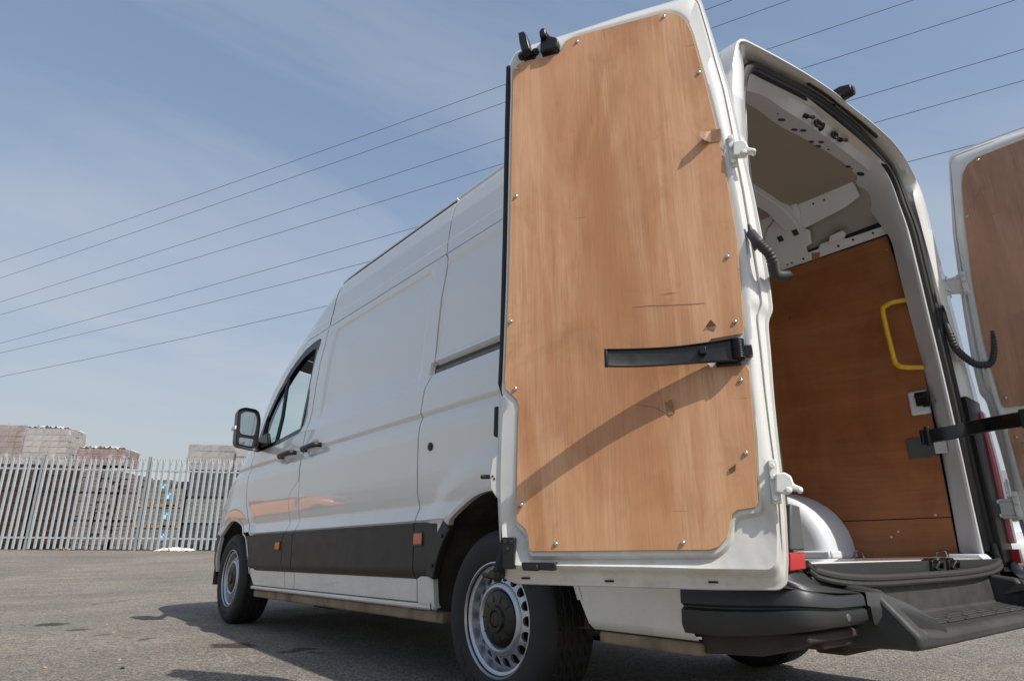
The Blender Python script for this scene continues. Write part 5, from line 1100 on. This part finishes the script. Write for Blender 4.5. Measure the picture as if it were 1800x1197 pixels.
def pack(label, s0, s1, z0, z1, kind, bw, bh, off=1.6, dep=1.0, wrap=False, pallet=False, tag_=None, top=False, cat='brick pack', group='packs of bricks stacked behind the fence', rag=.006, film=False, arches=False, base=None):
    c = base or FP((s0 + s1) / 2, off, z0); rz = math.atan2(FT[1], FT[0]); p = thing('brick_pack', label, cat, c, rz, group); hw = (s1 - s0) / 2; H = z1 - z0; zb = .0
    if pallet:
        zb = .11; mb = MB()
        for k in range(3): mb.box((-hw + .05 + k * (hw - .05), dep / 2, .045), (.09, dep, .075))
        for k in range(4): mb.box((0, .05 + k * (dep - .1) / 3, .095), (2 * hw, .1, .022))
        mb.box((0, .05, .008), (2 * hw, .1, .016)); mb.build('pallet', M['wood'], p, smooth=False)
    mb = MB(); mb.box((0, dep / 2, (zb + H) / 2 + (0 if top else .03)), (2 * hw - .05, dep - .05, H - zb + (-.03 if top else .055))); mb.build('pack_core', M['core'], p, smooth=False)
    nc = max(1, int(round(2 * hw / bw))); nr = max(1, int(round((H - zb) / bh))); nd = max(1, int(round(dep / bw))); w_, h_, d_ = 2 * hw / nc, (H - zb) / nr, dep / nd
    for r_ in range(nr):
        z = zb + (r_ + .5) * h_
        for k in range(nc):
            o = obj('brick', bmesh_brick(kind, int(RNG.integers(3)), w_ - .008, h_ - .008, .1), p, (-hw + (k + .5) * w_ + RNG.normal(0, rag * .4), .05 + RNG.normal(0, rag), z))
        for k in range(nd):
            o = obj('brick', bmesh_brick(kind, int(RNG.integers(3)), .1, h_ - .008, d_ - .008), p, (hw - .05 + RNG.normal(0, rag * 1.6), (k + .5) * d_, z))
    if top:
        for k in range(nc):
            for j in range(nd): obj('brick', bmesh_brick(kind, int(RNG.integers(3)), w_ - .008, .03, d_ - .008), p, (-hw + (k + .5) * w_, (j + .5) * d_, H - .012 + RNG.normal(0, .002)))
    if arches:
        for k in range(2):
            x = -hw * .5 + k * hw; mb = MB(); mb.prism([(x + .15 * math.cos(a), .02 + .13 * math.sin(a)) for a in np.linspace(0, math.pi, 10)], lambda q, d: (q[0], d, q[1]), -.012, -.004); mb.build('fork_hole', BM['red'][0], p, smooth=False)
    if wrap:
        V = []; F = []; nx_, nz_ = 28, 12
        per = [(-hw, 0), (hw, 0), (hw, dep), (-hw, dep)]
        loop = []
        for a, b in zip(per, per[1:] + per[:1]):
            for k in range(14): q = k / 14; loop.append((a[0] + (b[0] - a[0]) * q, a[1] + (b[1] - a[1]) * q))
        n_ = len(loop)
        for r_ in range(nz_ + 1):
            z = zb + (H - zb + .02) * r_ / nz_
            for (x, y) in loop:
                e_ = .018 + abs(RNG.normal(0, .010)); V.append((x * (1 + e_ / hw), (y - dep / 2) * (1 + 2 * e_ / dep) + dep / 2, z))
        for r_ in range(nz_):
            for k in range(n_): F.append((r_ * n_ + k, r_ * n_ + (k + 1) % n_, (r_ + 1) * n_ + (k + 1) % n_, (r_ + 1) * n_ + k))
        k0 = len(V); 
        for i in range(9):
            for j in range(9): V.append((-hw + 2 * hw * i / 8, dep * j / 8, H + .02 + abs(RNG.normal(0, .022))))
        for i in range(8):
            for j in range(8): F.append((k0 + i * 9 + j, k0 + (i + 1) * 9 + j, k0 + (i + 1) * 9 + j + 1, k0 + i * 9 + j + 1))
        obj('plastic_wrap', mesh('plastic_wrap', V, F, M['wrap'], angle=80), p)
        if film:
            V = []; F = []
            for i in range(25):
                for j in range(11): u_, v_ = i / 24 * 2 - 1, j / 10; V.append((u_ * hw * .98, v_ * dep, H + .03 + .09 * abs(math.sin(i * 1.3 + j) * math.cos(i * .55 + j * 1.9)) * (1 - abs(u_) ** 6)))
            for i in range(24):
                for j in range(10):
                    if (i * 7 + j * 5) % 11 < 9: F.append((i * 11 + j, (i + 1) * 11 + j, (i + 1) * 11 + j + 1, i * 11 + j + 1))
            obj('loose_film', mesh('loose_film', V, F, M['film'], smooth=False), p)
    if tag_:
        mb = MB(); mb.box((tag_[0] * hw, -.012, tag_[1] * H), (.20, .004, .22)); l_ = mb.build('label', M['bluelabel'], p, smooth=False)
        mb = MB(); mb.box((tag_[0] * hw, -.0155, tag_[1] * H - .03), (.05, .002, .10)); mb.box((tag_[0] * hw + .05, -.0155, tag_[1] * H + .05), (.05, .002, .04)); mb.build('label_print', M['whiteprint'], l_, smooth=False)
    return p
tier = ['bottom', 'middle', 'top']
for ci, (a, b) in enumerate([(-3.6, -2.32), (-2.27, -.98), (-.90, .22)]):
    for ti, (za, zb_) in enumerate([(.36, 1.09), (1.14, 1.88), (1.94, 2.66)]):
        pack('dark brown brick pack, %s of its stack, %s' % (['lowest', 'middle', 'uppermost'][ti], ['at the far left edge', 'left of the first fence post', 'right of the first fence post'][ci]), a, b, za, zb_, 'brown', .215, .092, top=(ti == 2))
pack('pale wrapped brick pack leaning high at the far left edge', -2.75, -1.52, 2.68, 3.80, 'pink', .22, .16, wrap=True, top=True, arches=True)
pack('pale brick pack under loose white plastic, second from left up high', -1.48, -.30, 2.68, 3.72, 'pale', .22, .16, wrap=True, film=True, top=True, arches=True)
for ci, (a, b) in enumerate([(.30, .76), (.83, 1.30), (1.37, 1.86)]):
    for ti, (za, zb_) in enumerate([(.36, 1.10), (1.16, 1.88), (1.94, 2.66 - .12 * ci)]):
        pack('mauve concrete block pack, %s tier, %s column of the pale stack' % (tier[ti], ['left', 'centre', 'right'][ci]), a, b, za, zb_, 'mauve', .23, .105, rag=.014, top=(ti == 2), cat='block pack')
pack('red brick pack topped with crumpled white plastic in the middle of the row', .02, 1.36, 2.70, 3.16, 'red', .215, .07, wrap=True, film=True, top=True)
for ci, (a, b) in enumerate([(1.95, 2.50), (2.55, 3.18)]):
    for ti, (za, zb_) in enumerate([(.36, .92), (.95, 1.50), (1.53, 2.06)]):
        pack('grey block pack %s, %s tier, right of the second post' % (['without a label', 'with a blue label'][ci], tier[ti]), a, b, za, zb_, 'grey', .20, .10, pallet=ti > 0, tag_=(-.35, .62) if ci else None, wrap=False, top=(ti == 2), cat='block pack')
pack('distant grey block pack with blue label beside the second post', 1.45, 2.25, .36, 2.42, 'grey', .22, .12, off=3.0, tag_=(.5, .9), top=True, cat='block pack')
pack('distant grey block pack with blue label, set back to the right', 2.30, 3.15, .36, 2.38, 'grey', .22, .12, off=3.0, tag_=(.1, .9), top=True, cat='block pack')
for ci, (a, b) in enumerate([(3.26, 4.52), (4.58, 5.8)]):
    for ti, (za, zb_) in enumerate([(.36, 1.03), (1.10, 1.78), (1.85, 2.56)]):
        pack('charcoal block pack, %s tier, %s' % (tier[ti], ['right of the labelled packs', 'mostly behind the bonnet'][ci]), a, b, za, zb_, 'dark' if ti != 1 else 'grey', .21, .11, top=(ti == 2), cat='block pack')
pack('light grey wrapped block pack high above the fence left of the mirror', 3.12, 4.42, 2.62, 3.36, 'light', .40, .19, wrap=True, top=True, cat='block pack')
pack('light grey wrapped block pack directly behind the door mirror', 4.50, 5.7, 2.62, 3.24, 'light', .40, .19, wrap=True, top=True, cat='block pack')
# crumpled plastic at the fence foot
def crumple(name, label, cat, c, sx_, sy_, h, mat):
    n_, m_ = 26, 12; V = []; F = []
    for i in range(n_):
        for j in range(m_):
            u_, v_ = i / (n_ - 1) * 2 - 1, j / (m_ - 1) * 2 - 1; e_ = max(0, 1 - (abs(u_) ** 2.5 + abs(v_) ** 2.5)); V.append((u_ * sx_ + RNG.normal(0, .02), v_ * sy_ + RNG.normal(0, .02), max(.004, h * e_ ** .6 * (.35 + .65 * abs(math.sin(i * 1.7) * math.cos(j * 1.1 + i * .4))) + RNG.normal(0, .012))))
    for i in range(n_ - 1):
        for j in range(m_ - 1): F.append((i * m_ + j, (i + 1) * m_ + j, (i + 1) * m_ + j + 1, i * m_ + j + 1))
    return thing(name, label, cat, c, math.atan2(FT[1], FT[0]), me=mesh(name, V, F, mat, smooth=False))
M['sheet'] = flat('white_plastic_sheet', (.70, .68, .62), .45, var=.15)
fs = [(3.832,0.199),(2.62,0.347)]
q = FP(fs[0][0], -.25, 0); crumple('plastic_sheet', 'crumpled white plastic sheet lying along the foot of the fence', 'plastic', (q.x, q.y, gz(q.x, q.y)), .50, .16, .11, M['sheet'])
q = FP(-.05 + 1.0, .1, 0); crumple('paper_scrap', 'small brownish scrap under the fence by the mauve blocks', 'litter', (q.x, q.y, gz(q.x, q.y)), .22, .10, .08, M['wood'])

# ================================================================== OVERHEAD CABLES
M['cable'] = flat('dark_cable', (.055, .058, .065), .6)
CV = Vector((-0.44460611, 0.89572619, 0)); CNN = Vector((-0.89572619, -0.44460611, 0)); CC = Vector((-2.74591, -1.02401, 0.65165)); K = .5
CT = [((88.8, 33.0), (19.9, 36.1), (2.1, 37.3)), ((87.9, 30.7), (19.8, 34.4), (-1.5, 35.8)), ((86.6, 27.4), (19.8, 31.1), (-8.4, 33.0)), ((85.9, 25.7), (19.8, 28.8), (-13.2, 31.0)),
      ((84.4, 22.0), (28.5, 24.9), (-12.9, 27.6)), ((83.9, 20.8), (32.9, 22.7), (-12.5, 25.6)), ((82.7, 17.9), (37.0, 19.4), (-10.4, 22.3))]
names_ = ['topmost', 'second from the top', 'third from the top', 'fourth from the top', 'fifth from the top', 'second from the bottom', 'lowest']
for nm, ((s1, z1), (s2, z2), (s3, z3)) in zip(names_, CT):
    co = np.polyfit([s1, s2, s3], [z1, z2, z3], 2); pts = []
    for s_ in np.linspace(-45, 150, 60):
        z = float(np.polyval(co, s_)) if s_ < s1 else float(z1 + (np.polyval(np.polyder(co), s1)) * (s_ - s1))
        pw = CC + (CV * (s_ - .304) - CNN * 40 + Vector((0, 0, z - CC.z))) * K; pts.append(tuple(pw))
    mb = MB(); mb.tube(pts, .0105, 6); thing('overhead_cable', 'thin dark overhead cable crossing the sky, %s of the seven' % nm, 'cable', group='overhead power cables', me=mesh('overhead_cable', mb.v, mb.f, M['cable']))

# ================================================================== CARS
def car(label, colr, loc, rz, group=None):
    pm_ = flat('car_paint', colr, .3, coat=1.0, var=.03); c = thing('parked_car', label, 'car', loc, rz, group)
    # body loft along x, front at +x
    secs = [(-2.05, .70, .42, .80, .02), (-1.95, .82, .30, .90, .03), (-1.4, .87, .22, .96, .03), (-.6, .88, .20, .95, .03), (.4, .88, .20, .95, .03), (1.0, .88, .21, .95, .05), (1.45, .86, .24, .88, .06), (1.80, .82, .26, .78, .06), (1.98, .74, .30, .68, .04), (2.08, .55, .36, .58, .02)]
    def sect(hw, zb, zt, cr_): 
        half_ = [(0, zb), (hw * .85, zb), (hw * .97, zb + .08), (hw, zb + (zt - zb) * .45), (hw * .985, zb + (zt - zb) * .75), (hw * .93, zt - .02), (hw * .80, zt + cr_ * .35), (hw * .4, zt + cr_ * .85), (0, zt + cr_)]
        return half_ + [(-x, z) for x, z in half_[-2:0:-1]]
    V = []; F = []; n_ = 16
    for (x, hw, zb, zt, cr_) in secs: V += [(x, y, z) for y, z in sect(hw, zb, zt, cr_)]
    for i in range(len(secs) - 1):
        for k in range(n_): F.append((i * n_ + k, i * n_ + (k + 1) % n_, (i + 1) * n_ + (k + 1) % n_, (i + 1) * n_ + k))
    F += [tuple(range(n_)), tuple((len(secs) - 1) * n_ + k for k in range(n_))]
    b = obj('body', mesh('body', V, F, pm_, angle=60), c); sub = b.modifiers.new('smooth', 'SUBSURF'); sub.levels = 2; sub.render_levels = 2
    cab = [(-1.75, .60, .90, .96), (-1.45, .66, .92, 1.28), (-.9, .68, .92, 1.42), (-.1, .68, .92, 1.44), (.45, .66, .92, 1.34), (1.05, .62, .90, .97)]
    V = []; F = []
    for (x, hw, zb, zt) in cab: V += [(x, -.80, zb), (x, -hw - .02, (zb + zt) / 2 + .04), (x, -hw * .86, zt - .03), (x, 0, zt), (x, hw * .86, zt - .03), (x, hw + .02, (zb + zt) / 2 + .04), (x, .80, zb)]
    for i in range(len(cab) - 1):
        for k in range(6): F.append((i * 7 + k, i * 7 + k + 1, (i + 1) * 7 + k + 1, (i + 1) * 7 + k))
    gm = flat('car_glass_dark', (.02, .025, .028), .05, coat=1.0); o = obj('glasshouse', mesh('glasshouse', V, F, gm, angle=50), c)
    mb = MB(); V = []; F = []
    for (x, hw, zb, zt) in cab[1:-1]: V += [(x, -hw * .84, zt - .022), (x, 0, zt + .008), (x, hw * .84, zt - .022)]
    F = [(i * 3 + k, i * 3 + k + 1, (i + 1) * 3 + k + 1, (i + 1) * 3 + k) for i in range(3) for k in range(2)]; obj('roof', mesh('roof', V, F, pm_, angle=60), c)
    for s_ in (-1, 1):
        mb = MB(); mb.tube([(1.05, s_ * .72, .95), (.45, s_ * .62, 1.30), (.0, s_ * .6, 1.41), (-.9, s_ * .6, 1.40), (-1.45, s_ * .62, 1.26), (-1.75, s_ * .66, .96)], .03, 8); mb.build('pillar', pm_, c)
        for x in (-1.25, 1.30):
            mb = MB(); mb.cyl((x, s_ * .86, .32), (x, s_ * .885, .32), .37, 28); mb.build('wheel_arch', M['black'], c)
            wv2 = obj('wheel', None, c, (x, s_ * .87, .315), (0, 0, R_(90) if s_ > 0 else R_(-90))); wv2.scale = (.8, .9, .9)
            obj('tyre', TY, wv2, (-.03, 0, 0), (0, 0, math.pi)); obj('rim', RM, wv2, (.0, 0, 0), (0, 0, math.pi)); obj('hub_cap', CP, wv2, (0, 0, 0), (0, 0, math.pi))
        mb = MB(); V = [(1.72, s_ * .80, .70), (1.90, s_ * .72, .66), (2.0, s_ * .52, .62), (1.99, s_ * .50, .70), (1.88, s_ * .62, .755), (1.70, s_ * .79, .785)]
        V2 = [(x + .035, y * 1.015, z + .01) for x, y, z in V]; mb.add(V + V2, [tuple(range(6))[::-1], tuple(range(6, 12))] + [(i, (i + 1) % 6, 6 + (i + 1) % 6, 6 + i) for i in range(6)]); mb.build('headlamp', M['glassmirror'], c, bevel=.01)
        mb = MB(); mb.box((.85, s_ * .98, 1.0), (.12, .20, .14)); mb.build('door_mirror', pm_, c, bevel=.03)
    for z in (.545, .605): mb = MB(); mb.box((2.055, 0, z), (.06, .92, .034)); mb.build('grille_slat', M['black'], c, bevel=.006)
    mb = MB(); mb.box((2.05, 0, .40), (.07, 1.0, .09)); mb.build('bumper_intake', M['black'], c, bevel=.01)
    return c
car('white parked car seen beyond the right rear door', (.74, .74, .73), (10.75, 3.32, float(gz(9.5, 3))), R_(198), 'cars parked in the yard')
car('orange parked car reflected in the side of the van', (.68, .235, .045), (-5.0, 15.4, float(gz(-5.0, 15.4))), R_(212), 'cars parked in the yard').scale = (.88, .88, .80)

# ---- right-hand background
rb = Vector((20.6, 5.2)); fence('short run of palisade fence seen past the right rear door', (rb.x, rb.y), (-.25, .968), -5.2, 5.2, float(gz(20.6, 5.2)) - .3)
sg = thing('round_sign', 'pale round disc on a post behind the right-hand fence', 'sign', (26.1, 6.75, float(gz(26, 6.7))), R_(196))
mb = MB(); mb.cyl((0, 0, 2.50), (.05, 0, 2.50), .42, 36); mb.build('disc', M['castwhite'], sg, bevel=.01)
mb = MB(); mb.cyl((-.08, 0, 0), (-.08, 0, 2.7), .04, 12); mb.tube([(.07, .42 * math.cos(a), 2.16 + .30 * math.sin(a)) for a in np.linspace(.2, math.pi - .2, 14)], .02, 6); mb.build('post', M['galvpost'], sg)
for k in range(3):
    pack(['grey block pack furthest right beyond the yard', 'grey block pack behind the right-hand fence under the round disc', 'grey block pack behind the right fence nearest the white car'][k], 0, 1.3, 0, 1.5, 'grey', .26, .15, top=True, cat='block pack', base=Vector((24.2 + .1 * k, 3.4 + 1.6 * k, .3)))

# ================================================================== LOOSE STONES
def stone(label, p, r, colr):
    bm = bmesh.new(); bmesh.ops.create_icosphere(bm, subdivisions=2, radius=r); 
    for v_ in bm.verts: v_.co *= 1 + RNG.normal(0, .10); v_.co.z *= .6
    me = bpy.data.meshes.new('stone'); bm.to_mesh(me); bm.free(); me.materials.append(flat('stone_mat', colr, .9, var=.3, vscale=60)); o = thing('stone', label, 'stone', (p[0], p[1], float(gz(p[0], p[1])) + r * .3), RNG.random() * 6, 'loose stones on the asphalt', me)
for p, r, lb, cl_ in zip([(-1.994,3.199),(-1.963,3.494),(-1.733,3.694),(-2.312,3.45),(-1.809,4.783),(-1.768,5.372),(-2.291,5.603)], (.011, .010, .008, .011, .012, .006, .006), ('black stone lying on the asphalt in the left foreground', 'tan pebble just beyond the black stone', 'orange brick chip on the asphalt', 'flat tan chip near the bottom left corner', 'tan chip beside the oil spots', 'white pebble beside the oil spots', 'dark pebble left of the largest oil spot'), ((.02, .02, .018), (.45, .34, .20), (.50, .20, .08), (.42, .26, .15), (.45, .33, .18), (.6, .58, .52), (.05, .05, .05))): stone(lb, p, r, cl_)
V = []; F = []
for i in range(5200):
    a, b = RNG.random(2); 
    if i < 3000: x, y = -3.4 + 3.2 * a, 1.6 + 7 * b ** 1.3
    else: x, y = 1.2 + 7 * a, -1 + 7 * b
    r = .0018 + .0035 * RNG.random() ** 3; k = len(V); z = float(gz(x, y)); th = RNG.random() * 6
    for j in range(5): V.append((x + r * math.cos(th + j * 1.257) * (.7 + .5 * RNG.random()), y + r * math.sin(th + j * 1.257), z + .0005))
    V.append((x, y, z + r * .8)); F += [(k + j, k + (j + 1) % 5, k + 5) for j in range(5)]
gr = obj('gravel', mesh('gravel', V, F, flat('gravel_mat', (.33, .30, .26), .9, var=.5, vscale=300), smooth=False)); gr['kind'] = 'stuff'; gr['label'] = 'fine loose grit scattered over the asphalt'
